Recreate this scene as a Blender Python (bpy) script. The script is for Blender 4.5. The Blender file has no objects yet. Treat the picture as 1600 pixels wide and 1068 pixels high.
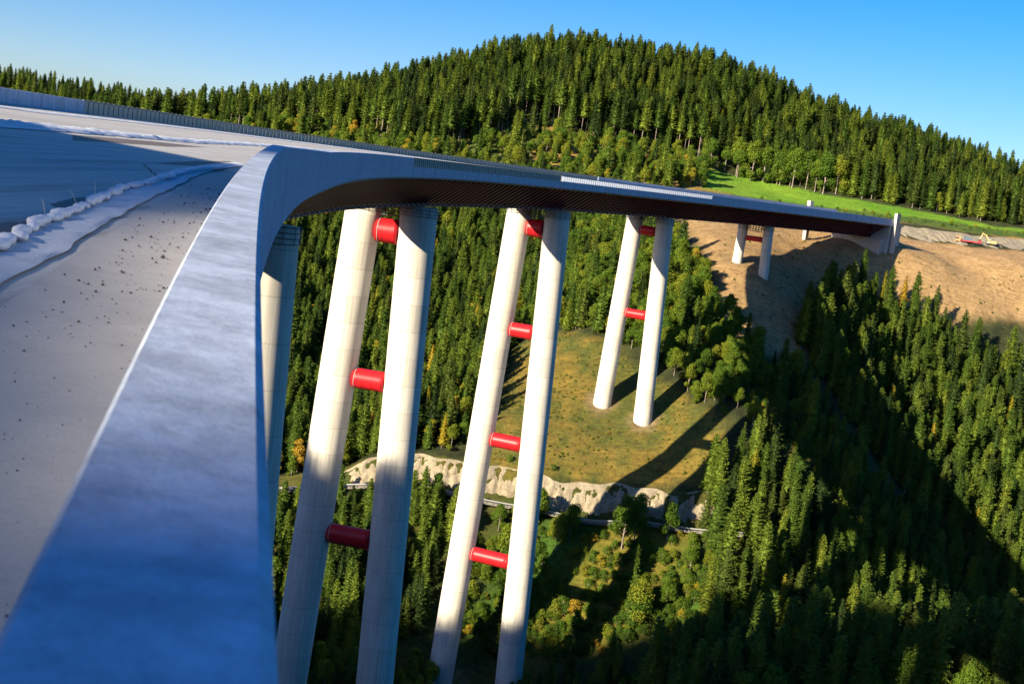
import bpy, bmesh, math, random
import numpy as np
from mathutils import Vector, Matrix, noise as mnoise
R = math.radians
random.seed(7); rng = np.random.default_rng(11)
sc = bpy.context.scene
col = sc.collection

# ------------------------------------------------------------------ camera, sky, sun, exposure
SUN_AZ, SUN_EL = 44.0, 20.3          # direction the light travels towards (clockwise from +Y), elevation
cam_d = bpy.data.cameras.new('camera'); cam = bpy.data.objects.new('camera', cam_d); col.objects.link(cam)
PITCH, ROLL = 5.668, 7.845
cam.matrix_world = Matrix.Rotation(R(90 - PITCH), 4, 'X') @ Matrix.Rotation(R(ROLL), 4, 'Z')
cam_d.sensor_width = 36.0; cam_d.lens = 46.09; cam_d.clip_start = 0.05; cam_d.clip_end = 9000
cam_d.dof.use_dof = True; cam_d.dof.focus_distance = 160.0; cam_d.dof.aperture_fstop = 5.0
sc.camera = cam
w = bpy.data.worlds.new('World'); sc.world = w; w.use_nodes = True
nt = w.node_tree; bg = nt.nodes['Background']
sky = nt.nodes.new('ShaderNodeTexSky'); sky.sky_type = 'NISHITA'; sky.sun_disc = False
sky.sun_elevation = R(SUN_EL); sky.sun_rotation = R(SUN_AZ + 180)
sky.air_density = 1.0; sky.dust_density = 1.0; sky.ozone_density = 2.5; sky.altitude = 500
hs = nt.nodes.new('ShaderNodeHueSaturation'); hs.inputs['Saturation'].default_value = 1.58
nt.links.new(sky.outputs[0], hs.inputs['Color']); tm = nt.nodes.new('ShaderNodeMix'); tm.data_type = 'RGBA'; tm.blend_type = 'MULTIPLY'; tm.inputs[0].default_value = 1.0; tm.inputs[7].default_value = (0.99, 0.92, 1.13, 1)
nt.links.new(hs.outputs[0], tm.inputs[6]); nt.links.new(tm.outputs[2], bg.inputs[0]); bg.inputs[1].default_value = 0.068
sun_d = bpy.data.lights.new('sun', 'SUN'); sun_d.energy = 5.0; sun_d.angle = R(0.53); sun_d.color = (1.0, 0.87, 0.66)
sun = bpy.data.objects.new('sun', sun_d); col.objects.link(sun)
sdir = Vector((math.sin(R(SUN_AZ)) * math.cos(R(SUN_EL)), math.cos(R(SUN_AZ)) * math.cos(R(SUN_EL)), -math.sin(R(SUN_EL))))
sun.rotation_euler = sdir.to_track_quat('-Z', 'Y').to_euler()
sc.view_settings.view_transform = 'Standard'; sc.view_settings.look = 'None'; sc.view_settings.exposure = 1.2
sc.view_settings.gamma = 1.0
sc.cycles.max_bounces = 5; sc.cycles.diffuse_bounces = 2; sc.cycles.glossy_bounces = 2; sc.cycles.transparent_max_bounces = 6

# ------------------------------------------------------------------ object helpers
def tag(o, label=None, cat=None, group=None, kind=None):
    if label: o['label'] = label
    if cat: o['category'] = cat
    if group: o['group'] = group
    if kind: o['kind'] = kind
    return o
def empty(name, loc=(0, 0, 0), rz=0.0, label=None, cat=None, group=None):
    o = bpy.data.objects.new(name, None); col.objects.link(o); o.location = loc; o.rotation_euler = (0, 0, rz)
    o.empty_display_size = 0.5
    return tag(o, label, cat, group)
class MB:
    """collects faces, builds ONE mesh object"""
    def __init__(s): s.v = []; s.f = []; s.m = []
    def add(s, vs, fs, mi=0):
        n = len(s.v); s.v += [tuple(v) for v in vs]; s.f += [tuple(i + n for i in f) for f in fs]; s.m += [mi] * len(fs)
    def box(s, c, d, M=None, mi=0):
        x, y, z = d[0] / 2, d[1] / 2, d[2] / 2
        vs = [Vector((c[0] + i * x, c[1] + j * y, c[2] + k * z)) for i in (-1, 1) for j in (-1, 1) for k in (-1, 1)]
        if M is not None: vs = [M @ v for v in vs]
        s.add(vs, [(0, 1, 3, 2), (4, 6, 7, 5), (0, 4, 5, 1), (2, 3, 7, 6), (0, 2, 6, 4), (1, 5, 7, 3)], mi)
    def tube(s, pts, rad, n=8, mi=0, caps=True):
        pts = [Vector(p) for p in pts]; rads = rad if isinstance(rad, (list, tuple)) else [rad] * len(pts)
        rings = []
        for i, p in enumerate(pts):
            t = (pts[min(i + 1, len(pts) - 1)] - pts[max(i - 1, 0)]).normalized()
            a = t.cross(Vector((0, 0, 1)));
            if a.length < 1e-3: a = Vector((1, 0, 0))
            a.normalize(); b = t.cross(a)
            rings.append([p + (a * math.cos(q * 2 * math.pi / n) + b * math.sin(q * 2 * math.pi / n)) * rads[i] for q in range(n)])
        vs = [v for r in rings for v in r]; fs = []
        for i in range(len(pts) - 1):
            for q in range(n):
                fs.append((i * n + q, i * n + (q + 1) % n, (i + 1) * n + (q + 1) % n, (i + 1) * n + q))
        if caps:
            fs.append(tuple(range(n))[::-1]); fs.append(tuple((len(pts) - 1) * n + q for q in range(n)))
        s.add(vs, fs, mi)
    def mesh(s, name, mats, smooth=False):
        me = bpy.data.meshes.new(name); me.from_pydata(s.v, [], s.f)
        for m in (mats if isinstance(mats, (list, tuple)) else [mats]): me.materials.append(m)
        me.polygons.foreach_set('material_index', s.m)
        if smooth: me.polygons.foreach_set('use_smooth', [True] * len(me.polygons))
        me.update(); return me
    def build(s, name, mats, parent=None, smooth=False):
        o = bpy.data.objects.new(name, s.mesh(name, mats, smooth)); col.objects.link(o)
        if parent is not None: o.parent = parent
        return o
def link(name, me, parent=None):
    o = bpy.data.objects.new(name, me); col.objects.link(o)
    if parent is not None: o.parent = parent
    return o

# ------------------------------------------------------------------ material helpers
def mat(name, base=(0.5, 0.5, 0.5), rough=0.8, metal=0.0):
    m = bpy.data.materials.new(name); m.use_nodes = True
    b = m.node_tree.nodes['Principled BSDF']; b.inputs['Base Color'].default_value = (*base, 1); b.inputs['Roughness'].default_value = rough
    b.inputs['Metallic'].default_value = metal; b.inputs['Specular IOR Level'].default_value = 0.3
    return m
def nd(m, t, **k):
    n = m.node_tree.nodes.new(t)
    for a, b in k.items(): setattr(n, a, b)
    return n
def ln(m, a, b): m.node_tree.links.new(a, b)
def bsdf(m): return m.node_tree.nodes['Principled BSDF']
def coords(m, scale=(1, 1, 1), kind='Object', rot=(0, 0, 0)):
    t = nd(m, 'ShaderNodeTexCoord'); mp = nd(m, 'ShaderNodeMapping'); mp.inputs['Scale'].default_value = scale; mp.inputs['Rotation'].default_value = rot
    ln(m, t.outputs[kind], mp.inputs['Vector']); return mp.outputs[0]
def noise(m, vec, scale, detail=6, rough=0.6, dist=0.0):
    n = nd(m, 'ShaderNodeTexNoise'); n.inputs['Scale'].default_value = scale; n.inputs['Detail'].default_value = detail
    n.inputs['Roughness'].default_value = rough; n.inputs['Distortion'].default_value = dist
    ln(m, vec, n.inputs['Vector']); return n.outputs['Fac']
def ramp(m, fac, stops, interp='LINEAR'):
    r = nd(m, 'ShaderNodeValToRGB'); r.color_ramp.interpolation = interp
    e = r.color_ramp.elements
    while len(e) < len(stops): e.new(0.5)
    for el, (p, c) in zip(e, stops): el.position = p; el.color = (*c, 1) if len(c) == 3 else c
    ln(m, fac, r.inputs[0]); return r.outputs[0]
def mix(m, fac, a, b, mode='MIX'):
    n = nd(m, 'ShaderNodeMix', data_type='RGBA', blend_type=mode)
    if isinstance(fac, (int, float)): n.inputs[0].default_value = fac
    else: ln(m, fac, n.inputs[0])
    for i, x in ((6, a), (7, b)):
        if isinstance(x, tuple): n.inputs[i].default_value = (*x, 1)
        else: ln(m, x, n.inputs[i])
    return n.outputs[2]
def math_(m, op, a, b=None, c=None, clamp=False):
    n = nd(m, 'ShaderNodeMath', operation=op, use_clamp=clamp)
    for i, x in enumerate((a, b, c)):
        if x is None: continue
        if isinstance(x, (int, float)): n.inputs[i].default_value = x
        else: ln(m, x, n.inputs[i])
    return n.outputs[0]
def bump(m, h, strength=0.3, dist=0.05):
    b = nd(m, 'ShaderNodeBump'); b.inputs['Strength'].default_value = strength; b.inputs['Distance'].default_value = dist
    ln(m, h, b.inputs['Height']); ln(m, b.outputs[0], bsdf(m).inputs['Normal'])

def concrete(name, base, var=0.25, sc_=(1, 1, 1), s1=0.6, rings=0.0, streak=0.0, warm=(1, 1, 1)):
    m = mat(name, base, 0.85); v = coords(m, sc_)
    n1 = noise(m, v, s1, 8, 0.65); n2 = noise(m, v, s1 * 9, 5, 0.7)
    lo = tuple(c * (1 - var) for c in base); hi = tuple(min(1, c * (1 + var * 0.5)) for c in base)
    c = ramp(m, n1, [(0.3, lo), (0.7, hi)])
    c = mix(m, 0.35, c, ramp(m, n2, [(0.35, lo), (0.65, hi)]))
    if rings:
        sx = nd(m, 'ShaderNodeSeparateXYZ'); tc = nd(m, 'ShaderNodeTexCoord'); ln(m, tc.outputs['Object'], sx.inputs[0])
        f = math_(m, 'FRACT', math_(m, 'DIVIDE', sx.outputs[2], rings))
        line = math_(m, 'LESS_THAN', f, 0.035)
        c = mix(m, math_(m, 'MULTIPLY', line, 0.5), c, tuple(x * 0.45 for x in base))
        fl = math_(m, 'FLOOR', math_(m, 'DIVIDE', sx.outputs[2], rings))
        wn = nd(m, 'ShaderNodeTexWhiteNoise', noise_dimensions='1D'); ln(m, fl, wn.inputs['W'])
        c = mix(m, 1.0, c, ramp(m, wn.outputs[0], [(0, (0.82, 0.815, 0.80)), (1, (1, 1, 1))]), 'MULTIPLY')
    if streak:
        v2 = coords(m, (1.3, 1.3, 0.05)); n3 = noise(m, v2, 1.6, 6, 0.7)
        c = mix(m, streak, c, ramp(m, n3, [(0.4, tuple(x * 0.5 for x in base)), (0.6, hi)]))
    ln(m, c, bsdf(m).inputs['Base Color']); bump(m, n2, 0.25, 0.03)
    return m
M_leg = concrete('pier_concrete', (0.74, 0.69, 0.585), 0.13, (1, 1, 0.35), 0.5, rings=5.0, streak=0.35)
M_par = concrete('parapet_concrete', (0.46, 0.52, 0.62), 0.42, (1, 1, 1), 0.8, streak=0.4)  # blue of skylit shade mixed into the base colour
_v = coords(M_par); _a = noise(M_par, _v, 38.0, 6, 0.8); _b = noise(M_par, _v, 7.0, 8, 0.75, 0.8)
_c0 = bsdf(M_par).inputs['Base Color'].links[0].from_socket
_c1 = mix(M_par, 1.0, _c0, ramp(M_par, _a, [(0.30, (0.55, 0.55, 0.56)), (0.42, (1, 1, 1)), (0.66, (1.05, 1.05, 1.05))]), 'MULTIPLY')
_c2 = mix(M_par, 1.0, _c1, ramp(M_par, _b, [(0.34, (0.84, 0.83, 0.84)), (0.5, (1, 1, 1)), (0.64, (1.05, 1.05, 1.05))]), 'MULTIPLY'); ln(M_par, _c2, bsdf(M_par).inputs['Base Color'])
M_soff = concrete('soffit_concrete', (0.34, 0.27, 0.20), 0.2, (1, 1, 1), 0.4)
M_steel = mat('dark_red_steel', (0.15, 0.012, 0.022), 0.5)
M_strut = mat('strut_steel', (0.11, 0.014, 0.022), 0.5)
M_strutlit = mat('strut_foot', (0.35, 0.30, 0.25), 0.6)  # pale colour stands in for sunlight catching the strut ends
M_red = mat('red_painted_steel', (0.62, 0.012, 0.02), 0.4)
v = coords(M_red); n_ = noise(M_red, v, 1.2, 6, 0.7); ln(M_red, ramp(M_red, n_, [(0.35, (0.42, 0.012, 0.018)), (0.7, (0.62, 0.016, 0.022))]), bsdf(M_red).inputs['Base Color'])
M_ring = mat('white_joint_ring', (0.7, 0.68, 0.62), 0.6)
M_cage = mat('galvanised_steel', (0.16, 0.19, 0.19), 0.45, 0.6)
M_panel = concrete('barrier_panel', (0.52, 0.53, 0.45), 0.2, (1, 1, 1), 2.2)
M_post = mat('barrier_post', (0.17, 0.19, 0.17), 0.6)
M_bright = mat('bright_steel_panel', (0.85, 0.88, 0.92), 0.3, 0.0)
for _m, _t in ((M_bright, 0.75), (M_panel, 0.22)):
    _tr = nd(_m, 'ShaderNodeBsdfTranslucent'); _tr.inputs[0].default_value = (0.85, 0.88, 0.92, 1) if _m is M_bright else (0.5, 0.52, 0.44, 1); _ms = nd(_m, 'ShaderNodeMixShader'); _ms.inputs[0].default_value = _t
    ln(_m, bsdf(_m).outputs[0], _ms.inputs[1]); ln(_m, _tr.outputs[0], _ms.inputs[2]); ln(_m, _ms.outputs[0], _m.node_tree.nodes['Material Output'].inputs[0])
M_fleece = concrete('white_fleece', (0.66, 0.69, 0.74), 0.2, (1, 1, 1), 3.0)
_v = coords(M_fleece, (1, 1, 1)); _n = noise(M_fleece, _v, 5.0, 8, 0.7, 2.5); bump(M_fleece, _n, 0.9, 0.06)
M_bag = concrete('sandbag_cloth', (0.70, 0.72, 0.76), 0.15, (1, 1, 1), 6.0)
M_black = mat('dark_stone', (0.06, 0.055, 0.05), 0.9)
M_wire = mat('wire', (0.5, 0.45, 0.35), 0.5)

# ------------------------------------------------------------------ bridge alignment
FIT = {'phi0': -12.68282, 'k0': 1.84091, 'k1': -0.44285, 'g': 0.03716, 'g2': -0.92376, 'h': 0.79109, 'a': 0.14054, 'e': 0.05088, 'q0': -0.18119, 'q1': -0.71741, 'q2': -0.66867, 'q3': 0.8192, 'q4': -0.56654, 'q5': -0.19564, 'c0': 0.14032, 'c1': 0.39976, 'c2': -0.25866, 'c3': -0.30658, 'c4': -0.23423, 'c5': 0.25882}
KN = [0, 40, 100, 200, 380, 650]
_s = np.arange(-160, 700, 1.0)
_kk = FIT['k0'] * 1e-3 + FIT['k1'] * 1e-6 * _s + 1e-3 * np.interp(_s, KN, [FIT['q%d' % i] for i in range(6)])
_phi = np.cumsum(_kk); _i0 = 160; _phi = _phi - _phi[_i0] + R(FIT['phi0'])
_x = np.cumsum(np.sin(_phi)); _y = np.cumsum(np.cos(_phi))
_x = _x - _x[_i0] + FIT['a'] * math.cos(_phi[_i0]); _y = _y - _y[_i0] - FIT['a'] * math.sin(_phi[_i0])
def B(s, l, dz=0.0):
    """point on the bridge: s along, l across (0 = parapet outer edge on the valley side), dz below parapet top"""
    ph = np.interp(s, _s, _phi)
    z = -FIT['h'] + FIT['g'] * s + FIT['g2'] * 1e-5 * s * s + np.interp(s, KN, [FIT['c%d' % i] for i in range(6)]) - FIT['c0'] + FIT['e'] * l + dz
    return Vector((float(np.interp(s, _s, _x) - l * math.cos(ph)), float(np.interp(s, _s, _y) + l * math.sin(ph)), float(z)))
def PH(s): return float(np.interp(s, _s, _phi))
W, HF, HB, LB, HDK = 27.36, 2.82, 9.2, 9.0, 1.2
S_PIERS = [142.0, 242.1, 337.3, 424.7, 518.6]; S_END = 617.0; S_BEG = -120.0

def stations(a, b, near=True):
    out = []; s = a
    while s < b - 1e-6:
        out.append(s); d = abs(s)
        s += 0.5 if d < 12 else (1.0 if d < 40 else (2.0 if d < 120 else 4.0))
    out.append(b); return out
def sweep(mb, sec, a, b, mi=0, closed=True, caps=True):
    """sec: list of (l, dz) swept along the bridge"""
    st = stations(a, b); n = len(sec); vs = [B(s, l, dz) for s in st for (l, dz) in sec]; fs = []
    for i in range(len(st) - 1):
        for q in range(n if closed else n - 1):
            fs.append((i * n + q, (i + 1) * n + q, (i + 1) * n + (q + 1) % n, i * n + (q + 1) % n))
    if caps and closed:
        fs.append(tuple(range(n))); fs.append(tuple((len(st) - 1) * n + q for q in range(n))[::-1])
    mb.add(vs, fs, mi)

# ------------------------------------------------------------------ deck surface material (uses world position; stains have their own shapes)
M_deck = mat('deck_concrete', (0.48, 0.44, 0.38), 0.9)
v = coords(M_deck)
n1 = noise(M_deck, v, 0.35, 8, 0.65); n2 = noise(M_deck, v, 4.0, 8, 0.7)
v2 = coords(M_deck, (0.9, 0.03, 1), rot=(0, 0, R(-8))); n3 = noise(M_deck, v2, 1.0, 8, 0.7)
c = ramp(M_deck, n3, [(0.38, (0.36, 0.36, 0.36)), (0.52, (0.48, 0.45, 0.40)), (0.66, (0.60, 0.57, 0.53))])
c = mix(M_deck, 0.5, c, ramp(M_deck, n1, [(0.3, (0.38, 0.36, 0.33)), (0.7, (0.56, 0.52, 0.46))]))
v5 = coords(M_deck, (2.2, 0.012, 1), rot=(0, 0, R(-9))); n5 = noise(M_deck, v5, 1.0, 4, 0.75)
c = mix(M_deck, 0.8, c, mix(M_deck, 1.0, c, ramp(M_deck, n5, [(0.38, (0.55, 0.53, 0.5)), (0.48, (1, 1, 1)), (0.6, (1.12, 1.12, 1.12))]), 'MULTIPLY'))
c = mix(M_deck, 0.3, c, ramp(M_deck, n2, [(0.3, (0.30, 0.29, 0.27)), (0.7, (0.62, 0.59, 0.54))]))
ln(M_deck, c, bsdf(M_deck).inputs['Base Color']); bump(M_deck, n2, 0.3, 0.01)
M_walk = mat('walkway_concrete', (0.46, 0.42, 0.38), 0.9)
v = coords(M_walk); n1 = noise(M_walk, v, 1.3, 8, 0.65); n2 = noise(M_walk, v, 30.0, 6, 0.7)
c = ramp(M_walk, n1, [(0.3, (0.38, 0.35, 0.32)), (0.7, (0.50, 0.46, 0.41))]); c = mix(M_walk, 0.35, c, ramp(M_walk, n2, [(0.3, (0.28, 0.26, 0.24)), (0.7, (0.56, 0.52, 0.47))]))
ln(M_walk, c, bsdf(M_walk).inputs['Base Color']); bump(M_walk, n2, 0.3, 0.004)
M_wet = mat('damp_patch', (0.16, 0.125, 0.10), 0.7)
v = coords(M_wet); n1 = noise(M_wet, v, 6.0, 6, 0.6); ln(M_wet, ramp(M_wet, n1, [(0.3, (0.13, 0.10, 0.08)), (0.7, (0.20, 0.16, 0.13))]), bsdf(M_wet).inputs['Base Color'])

# ------------------------------------------------------------------ bridge deck (one thing)
bridge = empty('bridge_deck', B(0, W / 2, -HB), 0, 'curved concrete highway deck with dark red steel underside, sweeping over the valley', 'bridge')
def bpart(mb, name, mats, smooth=False, parent=None):
    o = mb.build(name, mats, None, smooth); o.parent = parent or bridge
    o.matrix_parent_inverse = Matrix.Translation(-(bridge.location)) if parent is None else Matrix.Identity(4)
    return o
mb = MB(); sweep(mb, [(0.35, -HDK), (0.35, -HDK - 0.30), (2.8, -HDK - 0.42), (W - 2.8, -HDK - 0.42), (W - 0.35, -HDK - 0.30), (W - 0.35, -HDK)], S_BEG, S_END)
bpart(mb, 'deck_slab', M_deck)
mb = MB(); sweep(mb, [(0.352, -HDK + 0.006), (0.352, -HDK + 0.003), (2.05, -HDK + 0.003), (2.05, -HDK + 0.006)], S_BEG, 140)
bpart(mb, 'walkway_surface', M_walk)
# near parapet: rounded top, drops down outside as the fascia
sec = [(0.03, 0.0), (0.0, -0.03), (0.0, -0.92), (0.012, -0.935), (0.0, -0.95), (0.0, -1.72), (0.05, -1.76), (0.03, -1.80), (0.03, -HF), (0.41, -HF - 0.02), (0.412, -HDK - 0.1), (0.405, -0.03), (0.385, 0.0)]
S_CON, S_BR0, S_BR1 = 193.0, 312.0, 440.0
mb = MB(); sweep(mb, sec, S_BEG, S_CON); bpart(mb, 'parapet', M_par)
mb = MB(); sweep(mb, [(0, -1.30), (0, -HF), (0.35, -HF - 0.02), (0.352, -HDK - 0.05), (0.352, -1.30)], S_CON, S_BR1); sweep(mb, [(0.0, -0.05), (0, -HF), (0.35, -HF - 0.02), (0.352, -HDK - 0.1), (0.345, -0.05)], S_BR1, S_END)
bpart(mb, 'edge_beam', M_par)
# soffit strip and haunch under the cantilever
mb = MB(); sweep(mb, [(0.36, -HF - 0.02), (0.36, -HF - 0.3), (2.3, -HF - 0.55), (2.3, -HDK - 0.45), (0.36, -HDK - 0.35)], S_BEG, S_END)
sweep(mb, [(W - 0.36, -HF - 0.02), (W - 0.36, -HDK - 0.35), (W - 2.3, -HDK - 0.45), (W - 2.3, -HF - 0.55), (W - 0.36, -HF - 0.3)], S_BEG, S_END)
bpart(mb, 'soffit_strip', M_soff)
# far parapet: concrete up to s=133, then barrier, then low wall
secf = [(W, 0.0), (W, -HF), (W - 0.34, -HF), (W - 0.34, 0.0)]
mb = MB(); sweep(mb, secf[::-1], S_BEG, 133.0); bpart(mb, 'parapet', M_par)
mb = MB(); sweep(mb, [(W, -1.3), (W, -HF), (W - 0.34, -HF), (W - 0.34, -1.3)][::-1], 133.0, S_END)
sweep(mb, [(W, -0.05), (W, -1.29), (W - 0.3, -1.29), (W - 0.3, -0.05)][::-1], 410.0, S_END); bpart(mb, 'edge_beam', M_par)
for k in range(-1, 133, 11):
    mb = MB(); mb.box((0, 0, 0), (0.03, 0.03, 1.2), Matrix.Translation(B(k, W - 0.345, -0.62))); bpart(mb, 'parapet_joint', M_post)
# steel box girder
LT = W - LB
mb = MB(); sweep(mb, [(LB, -HDK - 0.6), (LB - 0.0, -HB), (LT, -HB), (LT, -HDK - 0.6)], S_BEG, S_END); bpart(mb, 'box_girder', M_steel)
mb = MB()
for (l0) in (LB - 0.18, LT - 0.02):
    sweep(mb, [(l0, -HB + 0.12), (l0, -HB - 0.06), (l0 + 0.2, -HB - 0.06), (l0 + 0.2, -HB + 0.12)], S_BEG, S_END)
bpart(mb, 'bottom_flange', M_steel)
# struts and cantilever beams every 3.6 m
def beam(mbx, a, b, wd, hgt, ph, mi=0):
    a = Vector(a); b = Vector(b); t = (b - a).normalized(); side = Vector((math.sin(ph), math.cos(ph), 0)); up = t.cross(side)
    vs = []
    for p in (a, b):
        for i, j in ((-1, -1), (1, -1), (1, 1), (-1, 1)): vs.append(p + side * i * wd / 2 + up * j * hgt / 2)
    mbx.add(vs, [(0, 1, 2, 3), (7, 6, 5, 4), (0, 4, 5, 1), (1, 5, 6, 2), (2, 6, 7, 3), (3, 7, 4, 0)], mi)
STV = MB(); FTV = MB(); D0 = Vector((FIT['e'] * 0, 0, 0))
def loc(l, dz): return Vector((-(l), 0, dz + FIT['e'] * l))     # cross-section frame: x towards the valley side, z up
beam(STV, loc(2.0, -HF - 0.5), loc(LB - 0.1, -HB + 0.35), 0.45, 0.5, 0.0); STV.f = STV.f
FTV.box((0, 0, 0), (0.55, 0.5, 0.5), Matrix.Translation(loc(LB - 0.45, -HB + 0.42)))
ARM = MB(); beam(ARM, loc(2.0, -HF - 0.35), loc(LB - 0.1, -HDK - 1.1), 0.30, 0.7, 0.0)
FAR_ = MB(); beam(FAR_, loc(W - 2.0, -HF - 0.5), loc(LT + 0.1, -HB + 0.35), 0.45, 0.5, 0.0)
st_me = STV.mesh('strut', M_strut); ft_me = FTV.mesh('strut_foot', M_strutlit); rest = MB(); s = -20.0; n = 0
def addm(dst, src, M):
    n0 = len(dst.v); dst.v += [tuple(M @ Vector(v)) for v in src.v]; dst.f += [tuple(i + n0 for i in f) for f in src.f]; dst.m += src.m
while s < S_END - 2:
    M = Matrix.Translation(B(s, 0, 0)) @ Matrix.Rotation(-PH(s), 4, 'Z')
    addm(rest, ARM, M); addm(rest, FAR_, M)
    if s > 66 and n < 100:
        o = link('strut', st_me, bridge); o.matrix_parent_inverse = Matrix.Translation(-bridge.location); o.matrix_basis = M
        link('strut_foot', ft_me, o); n += 1
    else: addm(rest, STV, M); addm(rest, FTV, M)
    s += 3.6
o = bpart(rest, 'cantilever_arm', [M_strut]); tag(o, kind='stuff')
# barrier panels (a part each, up to 100 per side), rest as one part
def panel_mesh(wd, ht, kind):
    q = MB()
    if kind == 'grey':
        q.box((0, 0, ht / 2), (0.10, wd - 0.30, ht - 0.1), mi=0); q.box((0, 0, ht * 0.5), (0.16, wd - 0.75, ht * 0.72), mi=0)
        q.box((0, wd / 2 - 0.09, ht / 2 + 0.03), (0.26, 0.16, ht + 0.08), mi=1); q.box((0, 0, ht + 0.0), (0.2, wd, 0.09), mi=1); q.box((0, 0, 0.04), (0.2, wd, 0.08), mi=1)
        q.box((0.0, 0, ht * 0.93), (0.18, wd * 0.5, 0.05), mi=1)
    else:
        q.box((0, 0, ht / 2), (0.06, wd - 0.28, ht - 0.16), mi=0); q.box((0, wd / 2 - 0.07, ht / 2), (0.16, 0.12, ht), mi=2)
        q.box((0, 0, ht - 0.04), (0.12, wd, 0.08), mi=2); q.box((0, 0, 0.04), (0.12, wd, 0.08), mi=2)
    return q
def panels(l, s0, s1, wd, ht, kind, maxn, dz, mats):
    q = panel_mesh(wd, ht, kind); me = q.mesh('barrier_panel', mats); n = 0; rest = MB(); s = s0
    while s + wd <= s1:
        p = B(s + wd / 2, l, dz); a = B(s, l, dz); b = B(s + wd, l, dz)
        M = Matrix.Translation(p) @ Matrix.Rotation(-PH(s + wd / 2), 4, 'Z') @ Matrix.Rotation(math.atan2(b.z - a.z, wd), 4, 'X')
        if n < maxn:
            o = link('barrier_panel', me, bridge); o.matrix_parent_inverse = Matrix.Translation(-bridge.location); o.matrix_world = M
            o.matrix_basis = M
        else:
            rest.add([M @ Vector(v) for v in q.v], q.f); rest.m[-len(q.m):] = q.m
        n += 1; s += wd
    return rest
RM = [M_panel, M_post, M_bright]
rest = MB()
for args in ((W - 0.2, 133.0, 410.0, 1.75, 1.32, 'grey', 60, -1.3, RM), (0.12, S_CON + 0.2, S_BR0, 1.75, 1.28, 'grey', 40, -1.3, RM)):
    r_ = panels(*args); n0 = len(rest.v); rest.v += r_.v; rest.f += [tuple(i + n0 for i in f) for f in r_.f]; rest.m += r_.m
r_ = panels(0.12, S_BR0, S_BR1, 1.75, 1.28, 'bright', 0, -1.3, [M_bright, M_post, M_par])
o = bpart(rest, 'barrier_panel', RM); tag(o, kind='stuff')
o = bpart(r_, 'bright_barrier_panel', [M_bright, M_post, M_par]); 

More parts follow.
